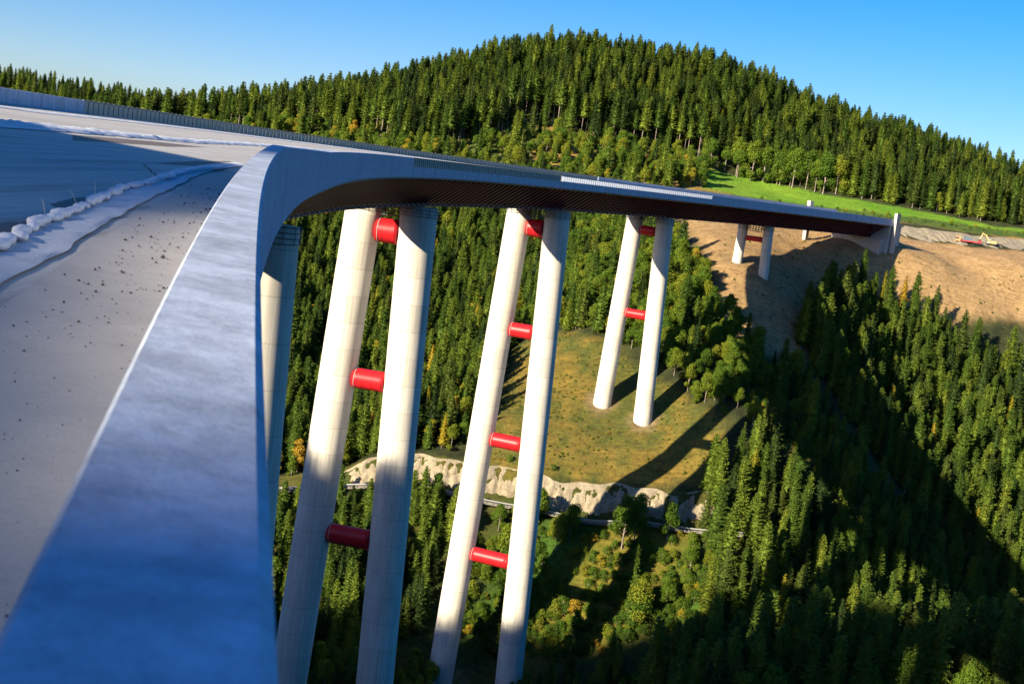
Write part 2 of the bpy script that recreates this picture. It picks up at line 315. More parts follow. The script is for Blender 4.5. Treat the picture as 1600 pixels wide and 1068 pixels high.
# ------------------------------------------------------------------ piers
LEG0 = {1: 9.1, 2: 8.66, 3: 8.95, 4: 8.74, 0: 9.1}; SP = {0: 10.4, 1: 10.42, 2: 10.29, 3: 10.07, 4: 10.24}
PLBL = ['concrete bridge pier half hidden behind the near parapet', 'largest twin concrete pier in view, its lower legs in blue shade', 'tall sunlit twin concrete pier between the largest pier and the clearing pier',
        'twin concrete pier standing in the ochre clearing', 'short shaded twin concrete pier on the brown slope near the abutment']
TUBES = {0: [5.0, 33, 63], 1: [5.3, 33.3, 63.4], 2: [5.2, 31.8, 61.0, 92.0], 3: [4.8, 31.5], 4: [5.2]}
RAD = {0: (3.3, 3.3), 1: (3.45, 3.55), 2: (3.25, 3.45), 3: (2.7, 3.1), 4: (1.9, 2.0)}
TERR_READY = []
def build_piers(ground):
    for i, s in enumerate(S_PIERS):
        top = B(s, (LEG0[i] + SP[i] / 2), -HB - 0.0); ph = PH(s)
        ztop = B(s, LB, -HB).z
        legs = []
        for k in (0, 1):
            l = LEG0[i] + k * SP[i]
            p0 = B(s, l); out = Vector((-math.cos(ph), math.sin(ph), 0)) * (1 if k else -1)
            z = ztop - 60
            for _ in range(6):
                q = p0 + out * 0.036 * (ztop - z); z = ground(q.x, q.y)
            legs.append((Vector((p0.x, p0.y, 0)), out, z))
        zb = min(legs[0][2], legs[1][2])
        root = empty('bridge_pier', (top.x, top.y, zb), 0, PLBL[i], 'bridge pier', 'bridge piers')
        for (p0, out, zg) in legs:
            q = MB(); zz = np.linspace(ztop, zg - 2, 28); n = 40; vs = []; fs = []
            for z in zz:
                d = ztop - z; r = RAD[i][0] + (RAD[i][1] - RAD[i][0]) * d / 110; c_ = p0 + out * 0.036 * d
                vs += [Vector((c_.x + r * math.cos(a), c_.y + r * math.sin(a), z)) - root.location for a in np.linspace(0, 2 * math.pi, n, endpoint=False)]
            for a in range(len(zz) - 1):
                for b in range(n): fs.append((a * n + b, a * n + (b + 1) % n, (a + 1) * n + (b + 1) % n, (a + 1) * n + b))
            fs.append(tuple(range(n))[::-1]); q.add(vs, fs); o = q.build('leg', M_leg, root, True)
            # bearing pedestal between leg head and girder
            # service cage round the head
            cg = MB(); r = RAD[i][0] + 0.25; cc = Vector((p0.x, p0.y, ztop)) - root.location; th = 1.9
            m_ = 14
            for a in range(m_):
                t0 = 2 * math.pi * a / m_; t1 = 2 * math.pi * (a + 1) / m_
                A_ = cc + Vector((r * math.cos(t0), r * math.sin(t0), 0)); Bb = cc + Vector((r * math.cos(t1), r * math.sin(t1), 0))
                cg.tube([A_, A_ - Vector((0, 0, th))], 0.06, 4)
                for dz in (0.1, 0.7, 1.3, 1.9): cg.tube([A_ - Vector((0, 0, dz)), Bb - Vector((0, 0, dz))], 0.05, 4)
            cg.build('service_cage', M_cage, o)
        # cage bridging the legs just under the girder
        cg = MB(); a0 = legs[0][0] + legs[0][1] * -RAD[i][0]; a1 = legs[1][0] + legs[1][1] * -RAD[i][0]
        side = Vector((math.sin(ph), math.cos(ph), 0))
        for off in (-1.1, 1.1):
            for dz in (0.2, 0.9, 1.6, 2.4): cg.tube([a0 + side * off + Vector((0, 0, ztop - dz)) - root.location, a1 + side * off + Vector((0, 0, ztop - dz)) - root.location], 0.09, 4)
            for f in np.linspace(0.05, 0.95, 6):
                p = a0.lerp(a1, f) + side * off - root.location; cg.tube([p + Vector((0, 0, ztop)), p + Vector((0, 0, ztop - 2.4))], 0.08, 4)
        cg.build('inspection_gangway', M_cage, root)
        for d in TUBES[i]:
            z = ztop - d
            if z < zb + 3: continue
            e0 = legs[0][0] + legs[0][1] * (0.036 * d - RAD[i][0] + 0.12); e1 = legs[1][0] + legs[1][1] * (0.036 * d - RAD[i][0] + 0.12)
            e0.z = e1.z = z; e0 = e0 - root.location; e1 = e1 - root.location
            q = MB(); tr = (2.25 if d < 10 else 1.9) if i < 3 else (1.5 if i == 3 else 1.0)
            pts = [e0.lerp(e1, f) for f in np.linspace(0, 1, 9)]; q.tube(pts, tr, 32, caps=True); o = q.build('cross_tube', M_red, root, True)
            q = MB(); dd = (e1 - e0).normalized(); q.tube([e0 + dd * 0.42, e0 + dd * 0.55], tr + 0.10, 32); q.build('end_ring', M_red, o, False)
            for f_ in (0.36, 0.66):
                q = MB(); m0 = e0.lerp(e1, f_); q.tube([m0, m0 + dd * 0.10], tr + 0.035, 32); q.build('weld_seam', M_red, o, False); q = MB(); q.tube([e1 - dd * 0.5, e1 - dd * 0.4], tr + 0.10, 32); q.build('end_ring', M_ring, o, False)

# ------------------------------------------------------------------ terrain
CTRL = np.array([[-243.1,700.0,7.5],[-303.9,900.0,-37.5],[-191.4,720.0,17.5],[-239.2,920.0,-27.5],[-144.1,740.0,31.2],[-180.1,940.0,-13.8],[-106.9,750.0,41.8],[-133.6,950.0,-3.2],[-59.3,770.0,61.9],[-74.2,970.0,16.9],[1.5,800.0,88.1],[1.9,1000.0,43.1],[52.2,810.0,90.3],[65.3,1010.0,45.3],[113.3,820.0,89.5],[141.7,1020.0,44.5],[176.8,830.0,74.4],[221.0,1030.0,29.4],[241.3,840.0,64.9],[301.7,1040.0,19.9],[287.3,850.0,50.5],[359.1,1050.0,5.5],[-93.9,690.0,26.6],[-16.2,715.0,47.2],[54.3,715.0,41.3],[89.8,715.0,37.5],[-50.6,660.0,21.2],[19.9,660.0,24.4],[85.6,670.0,25.6],[157.4,700.0,29.3],[246.5,700.0,27.9],[108.4,720.0,35.0],[179.3,650.0,18.5],[148.5,655.0,19.6],[212.7,655.0,18.8],[123.4,640.0,17.7],[158.0,572.0,6.5],[227.2,640.0,14.8],[189.6,640.0,15.0],[219.3,590.0,7.2],[231.6,625.0,11.8],[198.2,605.0,7.3],[123.4,588.0,7.6],[194.1,588.0,-1.3],[215.6,570.0,-14.3],[153.5,565.0,-3.1],[70.8,530.0,0.0],[63.0,560.0,5.3],[111.6,570.0,5.5],[129.8,560.0,-0.6],[81.0,503.0,-7.4],[91.0,497.5,-10.7],[31.5,420.0,-58.5],[44.8,415.5,-60.2],[109.0,515.0,-14.6],[81.4,430.0,-45.5],[17.4,458.0,-39.9],[2.9,412.0,-62.3],[65.0,392.0,-70.4],[74.8,428.0,-48.2],[67.6,462.0,-30.1],[43.0,480.0,-27.0],[91.2,401.0,-55.4],[106.9,409.0,-66.8],[135.9,422.0,-96.4],[165.0,424.0,-113.5],[114.5,478.0,-38.5],[151.1,488.0,-72.7],[169.0,476.0,-87.5],[185.8,456.0,-104.3],[162.5,508.0,-61.6],[198.1,494.0,-79.5],[167.5,536.0,-38.6],[202.3,522.0,-56.9],[182.5,436.0,-121.1],[20.7,364.0,-109.4],[45.6,360.0,-106.5],[-21.6,374.0,-85.0],[15.8,376.0,-84.0],[44.1,378.0,-83.2],[63.4,381.0,-82.4],[-49.2,372.0,-90.1],[-7.2,350.0,-116.5],[67.9,366.0,-99.4],[70.9,380.0,-83.0],[15.1,384.0,-78.1],[43.8,386.0,-76.5],[-23.2,383.0,-78.6],[-59.8,400.0,-83.2],[-76.2,500.0,-49.4],[-39.6,425.0,-75.7],[-56.0,530.0,-40.2],[-24.4,480.0,-57.9],[-35.4,580.0,-22.0],[-75.0,580.0,-21.5],[20.9,530.0,-26.6],[33.9,565.0,-12.2],[-93.7,560.0,-29.9],[0.0,320.0,-134.0],[-90.0,300.0,-136.0],[52.0,300.0,-103.0],[85.0,300.0,-97.0],[115.0,300.0,-92.0],[150.0,308.0,-88.0],[52.0,275.0,-104.0],[115.0,270.0,-90.0],[190.0,330.0,-95.0],[60.0,330.0,-126.0],[120.0,345.0,-122.0],[190.0,385.0,-136.0],[300.0,440.0,-138.0],[3.0,337.0,-131.0],[-25.0,243.0,-112.0],[-33.0,140.0,-66.0],[-10.0,60.0,-40.0],[0.0,0.0,-22.0],[-10.0,-60.0,-2.0],[120.0,0.0,-50.0],[120.0,120.0,-100.0],[-120.0,120.0,-50.0],[-150.0,0.0,-5.0],[-300.0,200.0,-60.0],[-300.0,400.0,-60.0],[-200.0,440.0,-50.0],[-300.0,600.0,-5.0],[-130.0,400.0,-75.0],[300.0,200.0,-110.0],[400.0,600.0,-60.0],[450.0,500.0,-120.0],[350.0,650.0,5.0],[300.0,1100.0,40.0],[0.0,1200.0,60.0],[-500.0,1100.0,10.0],[600.0,900.0,25.0],[450.0,1000.0,30.0],[-600.0,700.0,-10.0],[700.0,600.0,0.0],[-600.0,300.0,-30.0],[500.0,0.0,-60.0],[-300.0,850.0,-8.0],[-450.0,850.0,-15.0],[-400.0,1000.0,-30.0],[-250.0,1000.0,-25.0],[180.0,580.0,5.8],[205.0,586.0,5.0],[240.0,592.0,5.0],[180.0,600.0,8.0],[215.0,612.0,9.5],[260.0,612.0,9.0],[250.0,640.0,13.0],[190.0,622.0,11.5],[170.0,596.0,8.0],[200.0,562.0,-14.0],[235.0,570.0,-12.0],[270.0,580.0,-8.0]])
def sst(t): t = np.clip(t, 0, 1); return t * t * (3 - 2 * t)
def cliff(X, Y):
    """road cut: a rock face above a narrow road bench"""
    yc = 380.5 + 0.01 * X + 0.8 * np.sin(X * 0.21) + 0.5 * np.sin(X * 0.53 + 1)
    fx = sst((X + 48) / 12) * sst((84 - X) / 14)
    return 4.4 * sst((Y - yc) / 3.0) * fx * sst((470 - Y) / 60) - 3.0 * sst((371.0 - Y) / 4.0) * fx * sst((Y - 330) / 30)
def _tps_fit(P_, z, lam):
    n = len(P_); d = np.linalg.norm(P_[:, None] - P_[None], axis=2); K = np.where(d > 0, d * d * np.log(d + 1e-9), 0)
    A = np.zeros((n + 3, n + 3)); A[:n, :n] = K + lam * np.eye(n); A[:n, n] = 1; A[:n, n + 1:n + 3] = P_; A[n:, :n] = A[:n, n:].T
    return np.linalg.solve(A, np.concatenate([z, np.zeros(3)]))
_P = CTRL[:, :2] / 100.0; _wt = _tps_fit(_P, CTRL[:, 2] - cliff(CTRL[:, 0], CTRL[:, 1]), 0.02)
def HU(u):
    # silhouette height of the unseen wooded ridge behind the viewpoint, shaped for its shadows
    return np.interp(u, RU, RH)
RU = [-450, -270, -256, -238, -230, -223, -213, -206, -203, -196, -193.5, -190, -179, -172, -166, -124, -119, -113, -80, -66, -58, -54, -50, -46, -30, -24, -19, -14.5, -11.5, -8, -5, -2.6, -1.4, 3, 8, 20, 60, 160]
RH = [-72, -35, -26, -20, -13, -15, -4, 5, 17, 17, 6, 5, 11, 9, 25, 25, 5, -6, -5, 1, 5, 9, 11.5, 12.5, 10.5, 7, 4.0, 2.2, 1.4, 0.5, 0.0, -0.4, 1.6, 2.2, 2.8, 6, 16, 12]  # high steps added only to darken the lower right valley
TN = math.tan(R(SUN_EL)); WR = -150.0
def ground(X, Y):
    X = np.asarray(X, float); Y = np.asarray(Y, float); sh = X.shape; x = X.ravel() / 100; y = Y.ravel() / 100
    out = np.empty(len(x)); n = len(_P)
    for a in range(0, len(x), 20000):
        q = np.stack([x[a:a + 20000], y[a:a + 20000]], 1); d = np.linalg.norm(q[:, None] - _P[None], axis=2)
        out[a:a + 20000] = np.where(d > 0, d * d * np.log(d + 1e-9), 0) @ _wt[:n] + _wt[n] + q @ _wt[n + 1:]
    out = out.reshape(sh)
    out = np.clip(out, -146, 140) + cliff(X, Y)
    az = R(SUN_AZ); u = X * math.cos(az) - Y * math.sin(az); w_ = X * math.sin(az) + Y * math.cos(az)
    ridge = HU(u) - WR * TN - np.where(u < -60, 2.8, 0.2)
    rr = ridge * 1.0 - np.abs(w_ - WR) * 0.45
    behind = (w_ < WR + 0)
    rr = np.where(behind, ridge - (WR - w_) * 0.12, rr)
    msk = sst((-95 - w_) / 20.0)
    out = np.where(msk > 0, out * (1 - msk) + np.maximum(out * 0.3, rr) * msk, out)
    return out if sh else float(out)
def grid_axis(lo, hi, fine_lo, fine_hi, fine, coarse):
    a = list(np.arange(lo, fine_lo, coarse)) + list(np.arange(fine_lo, fine_hi, fine)) + list(np.arange(fine_hi, hi + coarse, coarse)); return np.array(sorted(set(a)))
gx = np.concatenate([np.arange(-1800, -420, 60), np.arange(-420, -250, 4), np.arange(-250, 320, 2.5), np.arange(320, 480, 12), np.arange(480, 2401, 60)])
gy = np.concatenate([np.arange(-700, -240, 20), np.arange(-240, -124, 3.5), np.arange(-124, -92, 0.9), np.arange(-92, 180, 3.5), np.arange(180, 300, 10), np.arange(300, 366, 3), np.arange(366, 400, 0.8), np.arange(400, 880, 2.5), np.arange(880, 1200, 12), np.arange(1200, 3200, 60)])
GX, GY = np.meshgrid(gx, gy); GZ = ground(GX, GY)
# far range beyond the first hill
far = sst((GY - 1150) / 500)
hill2 = 22 + 14 * np.exp(-((GX + 700) / 420) ** 2 - ((GY - 1750) / 400) ** 2) + 75 * np.exp(-((GX - 720) / 300) ** 2 - ((GY - 1750) / 400) ** 2)
hill2 = hill2 - 60 * sst((GY - 2200) / 800)
GZ = GZ * (1 - far) + hill2 * far
dl = sst((-GX - 500) / 300) ; GZ = GZ * (1 - dl * (1 - far)) + (-30) * dl * (1 - far)
# small roughness
rough = np.array([mnoise.noise(Vector((x * 0.09, y * 0.09, 0))) + 0.5 * mnoise.noise(Vector((x * 0.3, y * 0.3, 3))) for x, y in zip(GX.ravel(), GY.ravel())]).reshape(GX.shape)
GZ = GZ + rough * 0.8
def inpoly(X, Y, poly):
    X = np.asarray(X); Y = np.asarray(Y); r = np.zeros(X.shape, bool); n = len(poly)
    for i in range(n):
        x1, y1 = poly[i]; x2, y2 = poly[(i + 1) % n]
        cnd = ((y1 > Y) != (y2 > Y)) & (X < (x2 - x1) * (Y - y1) / (y2 - y1 + 1e-12) + x1); r ^= cnd
    return r
terr_faces = []
ny, nx = GX.shape
vs = np.stack([GX.ravel(), GY.ravel(), GZ.ravel()], 1)
i = np.arange(nx - 1)[None, :] + (np.arange(ny - 1) * nx)[:, None]; i = i.ravel()
quads = np.stack([i, i + 1, i + 1 + nx, i + nx], 1)
me = bpy.data.meshes.new('ground'); me.vertices.add(len(vs)); me.vertices.foreach_set('co', vs.ravel())
me.loops.add(quads.size); me.loops.foreach_set('vertex_index', quads.ravel()); me.polygons.add(len(quads))
me.polygons.foreach_set('loop_start', np.arange(0, quads.size, 4)); me.polygons.foreach_set('loop_total', np.full(len(quads), 4))
me.polygons.foreach_set('use_smooth', np.ones(len(quads), bool)); me.update(); me.validate()
gob = link('ground', me); tag(gob, kind='structure')

Z = dict(
 meadow=[(88,716),(126,720),(152,708),(191,698),(241,694),(258,695),(290,705),(290,690),(256,688),(221,684),(186,677),(153,676),(119,669),(101,663),(84,664),(84,690)],
 strip=[(101,663),(153,676),(186,677),(221,684),(256,688),(290,690),(290,678),(251,675),(215,664),(183,666),(131,650),(95,655)],
 ochre=[(60,640),(95,655),(131,650),(183,666),(215,664),(251,675),(290,678),(290,664),(244,664),(208,674),(179,660),(131,640),(100,630)],
 plateau=[(100,590),(120,625),(173,624),(217,629),(240,640),(300,650),(300,600),(225,594),(196,593),(155,573),(118,584)],
 brown=[(40,600),(62,580),(66,529),(71,501),(72,470),(76,445),(103,462),(125,500),(158,545),(220,565),(300,570),(300,610),(225,600),(155,590),(115,600),(60,620)],
 field=[(-8,400),(-1,425),(2,467),(17,462),(33,452),(42,440),(58,425),(70,407),(68,397),(64,389),(43,386),(24,385),(-5,384)],
 grass=[(16,377),(44,378),(63,380),(63,360),(20,350),(-4,352)],
 mound=[(75,432),(85,432),(96,420),(110,410),(104,398),(84,398)])
def blur_mask(poly, amp=5.0, k=7, rad=2.5):
    """share of jittered samples inside the polygon: soft, uneven edges"""
    acc = np.zeros(GX.shape); sel = (GX > -330) & (GX < 480) & (GY > 300) & (GY < 900)
    x = GX[sel]; y = GY[sel]
    wx = WX[sel] * amp; wy = WY[sel] * amp
    r = np.zeros(x.shape)
    for a in range(k):
        t = a * 2.399; d = rad * math.sqrt((a + 0.5) / k); r += inpoly(x + wx + d * math.cos(t), y + wy + d * math.sin(t), poly)
    acc[sel] = r / k; return acc
def nfield(sx, seed):
    return np.array([mnoise.noise(Vector((x * sx, y * sx, seed))) for x, y in zip(GX.ravel(), GY.ravel())]).reshape(GX.shape)
WX = nfield(0.06, 5.0); WY = nfield(0.06, 9.0); NA = nfield(0.035, 21.0); NB = nfield(0.22, 33.0)
COL = np.zeros(GX.shape + (3,)); 
def setc(mask, c0, c1, n=None):
    n = NB if n is None else n; t = sst(n * 0.9 + 0.5)[..., None]; c_ = np.array(c0) * (1 - t) + np.array(c1) * t
    COL[:] = COL * (1 - mask[..., None]) + c_ * mask[..., None]
ones = np.ones(GX.shape)
setc(ones, (0.022, 0.030, 0.009), (0.06, 0.07, 0.018))
setc(((GY > 300) & (GY < 385)) * 0.6, (0.05, 0.085, 0.014), (0.13, 0.12, 0.02), NA * 1.4)
setc(blur_mask(Z['grass'], 3), (0.06, 0.13, 0.012), (0.17, 0.15, 0.02), NA * 2)
setc(((GY > 600) & (GY < 720) & (GX > -60) & (GX < 100)) * 1.0, (0.10, 0.13, 0.02), (0.36, 0.24, 0.06), NA * 2)
setc(blur_mask(Z['mound'], 2), (0.10, 0.14, 0.012), (0.24, 0.20, 0.03))
setc(blur_mask(Z['field'], 2), (0.10, 0.115, 0.02), (0.25, 0.175, 0.03), NB * 0.9 + NA * 0.9)
setc(blur_mask(Z['brown'], 3), (0.39, 0.25, 0.105), (0.47, 0.31, 0.14))
setc(blur_mask(Z['plateau'], 1.5), (0.44, 0.27, 0.11), (0.52, 0.34, 0.16))
setc(blur_mask(Z['ochre'], 2), (0.34, 0.22, 0.06), (0.50, 0.32, 0.10))
setc(blur_mask(Z['strip'], 2), (0.05, 0.11, 0.015), (0.11, 0.17, 0.02), NB * 2)
setc(blur_mask(Z['meadow'], 1.5), (0.13, 0.30, 0.012), (0.20, 0.36, 0.02), NA * 1.5)
for i_, s_ in enumerate(S_PIERS):
    for k_ in (0, 1):
        p_ = B(s_, LEG0[i_] + k_ * SP[i_]); hx = (0.036 * 72 * (1 if k_ else -1)); px_ = p_.x - math.cos(PH(s_)) * hx; py_ = p_.y + math.sin(PH(s_)) * hx
        dd_ = np.hypot(GX - px_, GY - py_) + 2.5 * NB; setc(sst((6.5 - dd_) / 2.5) * 0.8, (0.24, 0.16, 0.07), (0.36, 0.27, 0.15))
ca = me.color_attributes.new('Col', 'FLOAT_COLOR', 'POINT')
ca.data.foreach_set('color', np.concatenate([COL, np.ones(GX.shape + (1,))], 2).ravel().astype(np.float32))
M_gr = mat('ground_mix', (0.08, 0.1, 0.04), 0.95); me.materials.append(M_gr)
at_ = nd(M_gr, 'ShaderNodeVertexColor', layer_name='Col'); v = coords(M_gr)
n1 = noise(M_gr, v, 0.6, 8, 0.75); n2 = noise(M_gr, v, 2.5, 6, 0.75)
vs_ = coords(M_gr, (0.12, 1.6, 0.3), rot=(0, 0, R(12))); n3 = noise(M_gr, vs_, 0.8, 6, 0.7)
c = mix(M_gr, 1.0, at_.outputs[0], ramp(M_gr, n1, [(0.32, (0.45, 0.40, 0.36)), (0.5, (0.95, 0.95, 0.95)), (0.7, (1.3, 1.25, 1.1))]), 'MULTIPLY')
c = mix(M_gr, 0.6, c, mix(M_gr, 1.0, c, ramp(M_gr, n3, [(0.35, (0.55, 0.5, 0.5)), (0.55, (1.1, 1.1, 1.1))]), 'MULTIPLY'))
n4 = noise(M_gr, v, 1.4, 3, 0.9)
c = mix(M_gr, 1.0, c, ramp(M_gr, n4, [(0.30, (0.35, 0.33, 0.25)), (0.40, (1, 1, 1)), (0.62, (1, 1, 1)), (0.70, (1.25, 1.2, 1.1))]), 'MULTIPLY')
ln(M_gr, c, bsdf(M_gr).inputs['Base Color']); bump(M_gr, n2, 0.9, 0.6)

# ------------------------------------------------------------------ rock faces, road, guard rail
M_rock = mat('rock', (0.4, 0.34, 0.26), 0.95); v = coords(M_rock); n1 = noise(M_rock, v, 0.35, 8, 0.7, 0.6); n2 = noise(M_rock, v, 1.8, 8, 0.75)
c = ramp(M_rock, n1, [(0.34, (0.17, 0.13, 0.05)), (0.44, (0.30, 0.23, 0.12)), (0.55, (0.40, 0.33, 0.21)), (0.64, (0.14, 0.14, 0.035))])
c = mix(M_rock, 0.45, c, ramp(M_rock, n2, [(0.35, (0.16, 0.13, 0.08)), (0.6, (0.52, 0.46, 0.36))])); ln(M_rock, c, bsdf(M_rock).inputs['Base Color']); bump(M_rock, n2, 0.9, 0.5)
def rock_strip(name, xs, base, back, hgt, amp, seed, nv=22):
    q = MB(); vs = []; n = len(xs)
    for a, x in enumerate(xs):
        by = base(x); bk = back
        e = sst(np.array(min(a, n - 1 - a) / (n * 0.06)))
        z0 = ground(x, by - 1.0) - 0.6; z1 = ground(x, by + bk) + 0.25 + 0.9 * mnoise.noise(Vector((x * 0.12, 0, seed)))
        for b in range(nv):
            t = b / (nv - 1)
            y = by + bk * (t ** 1.2) - 0.2
            d = amp * (abs(mnoise.noise(Vector((x * 0.38, t * 1.6, seed)))) * 1.6 + 0.7 * mnoise.noise(Vector((x * 1.1, t * 5, seed + 3))) + 0.25 * mnoise.noise(Vector((x * 2.3, t * 15, seed + 5)))) * float(e) * (1 - (t - 0.45) ** 2 * 2)
            vs.append((x + 0.3 * mnoise.noise(Vector((x * 0.7, t * 5, seed + 8))), y - d, z0 + (z1 - z0) * t))
    fs = [(a * nv + b, (a + 1) * nv + b, (a + 1) * nv + b + 1, a * nv + b + 1) for a in range(n - 1) for b in range(nv - 1)]
    q.add(vs, fs); o = q.build(name, M_rock, None, True); return tag(o, kind='structure')
yc = lambda x: 380.5 + 0.01 * x + 0.8 * math.sin(x * 0.21) + 0.5 * math.sin(x * 0.53 + 1)
rock_strip('rock_face', np.arange(-46, 80, 0.6), lambda x: yc(x) - 0.6, 4.4, 8, 0.8, 2.0)
cy = lambda x: float(np.interp(x, [165, 175, 217, 240, 262], [622, 625, 630.5, 641, 650]))
rock_strip('rock_cutting', np.arange(166, 262, 0.8), cy, float(26), 9, 2.2, 11.0)
M_road = mat('asphalt', (0.22, 0.20, 0.17), 0.9)
q = MB(); xs = np.arange(-75, 84, 2.0); vs = []
for x in xs:
    y0 = 375.4 + 0.01 * x; y1 = 379.6 + 0.01 * x; z = ground(x, 378.0)
    vs += [(x, y0, z + 0.5), (x, y1, z + 0.5), (x, y0 - 0.1, z - 0.3), (x, y1 + 0.1, z - 0.3)]
n = len(xs); fs = []
for a in range(n - 1):
    k = a * 4; fs += [(k, k + 4, k + 5, k + 1), (k + 2, k + 6, k + 4, k), (k + 1, k + 5, k + 7, k + 3)]
q.add(vs, fs); tag(q.build('road', M_road), kind='structure')
gr = empty('guard_rail', (0, 372.3, ground(0., 375.)), 0, 'pale metal guard rail edging the narrow road under the rock face', 'guard rail')
q = MB(); qp = MB(); qp.box((0, 0, 0), (0.1, 0.08, 1.1)); post_me = qp.mesh('post', M_cage)
zs = [ground(x, 378.0) + 0.35 for x in xs]
pts = [Vector((x, 375.1 + 0.01 * x, z)) - gr.location for x, z in zip(xs, zs)]
for a, b in zip(pts[:-1], pts[1:]):
    q.add([a + Vector((0, 0, .55)), b + Vector((0, 0, .55)), b + Vector((0, -.06, .72)), a + Vector((0, -.06, .72)), a + Vector((0, 0, .9)), b + Vector((0, 0, .9)), b + Vector((0, .05, .72)), a + Vector((0, .05, .72))], [(0, 1, 2, 3), (3, 2, 5, 4), (4, 5, 6, 7), (7, 6, 1, 0)])
    o = link('post', post_me, gr); o.location = a + Vector((0, 0.06, 0.3))
q.build('rail', mat('rail_steel', (0.42, 0.42, 0.4), 0.5, 0.2), gr)

# ------------------------------------------------------------------ abutment
M_abut = concrete('abutment_concrete', (0.50, 0.46, 0.40), 0.2, (1, 1, 0.5), 0.4, streak=0.2)
ab = empty('bridge_abutment', B(S_END, W / 2, -12), 0, 'pale concrete abutment with two end pillars carrying the far end of the deck', 'abutment')
def bbox(mb, s0, s1, l0, l1, z0, z1, taper=0.0):
    vs = []
    for (zz, tp) in ((z0, taper), (z1, 0)):
        for (s, l) in ((s0 + tp, l0), (s1 - tp, l0), (s1 - tp, l1), (s0 + tp, l1)):
            p = B(s, l); vs.append(Vector((p.x, p.y, zz)) - ab.location)
    mb.add(vs, [(3, 2, 1, 0), (4, 5, 6, 7), (0, 1, 5, 4), (1, 2, 6, 5), (2, 3, 7, 6), (3, 0, 4, 7)])
zt = B(S_END, 0, 0).z
q = MB(); bbox(q, S_END + 0.1, S_END + 3.4, -1.4, -0.05, 4.0, zt + 2.6, 0.7); q.build('pillar', M_abut, ab)
zf = B(594, W, 0).z
q = MB(); bbox(q, 592.5, 595.5, W + 0.05, W + 1.6, 3.0, zf + 2.2, 0.3); q.build('pillar', M_abut, ab)
q = MB(); bbox(q, S_END - 4.0, S_END - 1.0, 2.5, W - 1.5, 0.0, zt - HB + 0.0); q.build('front_wall', M_abut, ab)
q = MB(); bbox(q, S_END - 0.9, S_END + 10, 0.6, 1.4, 2.0, zt - HF); bbox(q, S_END - 0.9, S_END + 10, W - 1.4, W - 0.6, 2.0, zt - HF + 1.0); q.build('wing_wall', M_abut, ab)
q = MB(); bbox(q, S_END - 0.9, S_END + 9.9, 1.45, W - 1.45, 1.5, zt - HF - 0.4); q.build('backfill_block', M_abut, ab)
q = MB(); bbox(q, S_END + 3.5, S_END + 9, -0.9, 0.5, zt - HF + 0.1, zt - HF + 0.9); q.build('ledge', M_abut, ab)

# ------------------------------------------------------------------ vehicles on the brown plateau
def surf(x, y): return ground(float(x), float(y)) + 0.1
M_yel = mat('machine_paint', (0.75, 0.50, 0.18), 0.45); M_wht = mat('machine_white', (0.75, 0.73, 0.68), 0.45); M_blk = mat('rubber', (0.03, 0.03, 0.03), 0.8); M_gls = mat('cab_glass', (0.04, 0.06, 0.08), 0.1); M_rd = mat('red_trailer_paint', (0.55, 0.04, 0.04), 0.4); M_gry = mat('grey_load', (0.10, 0.13, 0.17), 0.6); M_org = mat('orange_cab_paint', (0.70, 0.28, 0.12), 0.4)
ex, ey = (223, 639)
exc = empty('excavator', (ex, ey, surf(ex, ey)), R(-8), 'white and yellow tracked excavator with raised boom in front of the rock cutting', 'excavator')
for sd in (-1, 1):
    q = MB(); pr = [(-2.1, 0.15), (-2.35, 0.5), (-2.1, 0.85), (2.1, 0.85), (2.35, 0.5), (2.1, 0.15)]; vs = [(x, sd * 1.25 + y, z) for y in (-0.3, 0.3) for (x, z) in pr]; n = 6
    q.add(vs, [tuple(range(n)), tuple(range(2 * n - 1, n - 1, -1))] + [(a, a + n, (a + 1) % n + n, (a + 1) % n) for a in range(n)]); q.build('track', M_blk, exc)
q = MB(); q.box((0.6, 0, 1.55), (3.2, 2.5, 1.1)); q.box((1.9, 0, 1.6), (0.7, 2.3, 1.3)); q.tube([(0, 0, 0.8), (0, 0, 1.05)], 0.9, 12); q.build('body', M_yel, exc)
q = MB(); q.box((-0.7, 0.75, 2.0), (1.5, 1.0, 1.9)); c_ = q.build('cab', M_wht, exc); q = MB(); q.box((-0.72, 0.75, 2.3), (1.56, 1.04, 0.9)); q.build('window', M_gls, c_)
q = MB(); q.tube([(-0.9, -0.1, 1.8), (-2.6, -0.1, 4.6), (-4.4, -0.1, 5.2)], [0.28, 0.32, 0.2], 6); q.build('boom', M_yel, exc)
q = MB(); q.tube([(-4.2, -0.1, 5.5), (-5.4, -0.1, 2.3)], [0.22, 0.15], 6); q.build('arm', M_yel, exc)
q = MB(); q.box((-5.3, -0.1, 1.8), (0.9, 1.1, 0.9)); q.build('bucket', M_blk, exc)
tx, ty = (211, 635)
trk = empty('truck', (tx, ty, surf(tx, ty)), R(-10), 'orange lorry with red low trailer carrying a grey load on the brown plateau', 'truck')
q = MB(); q.box((-5.2, 0, 1.7), (2.2, 2.4, 2.2)); q.box((-4.6, 0, 2.9), (1.0, 2.2, 0.5)); c_ = q.build('cab', M_org, trk); q = MB(); q.box((-5.55, 0, 2.15), (1.56, 2.46, 0.8)); q.build('window', M_gls, c_)
q = MB(); q.box((1.0, 0, 1.15), (9.0, 2.5, 0.45)); q.box((5.0, 0, 1.7), (1.0, 2.5, 0.7)); q.build('trailer', M_rd, trk)
q = MB(); q.box((-0.5, 0, 2.2), (3.8, 2.2, 1.6)); q.box((-1.2, 0, 3.2), (1.6, 1.6, 0.5)); q.build('load', M_gry, trk)
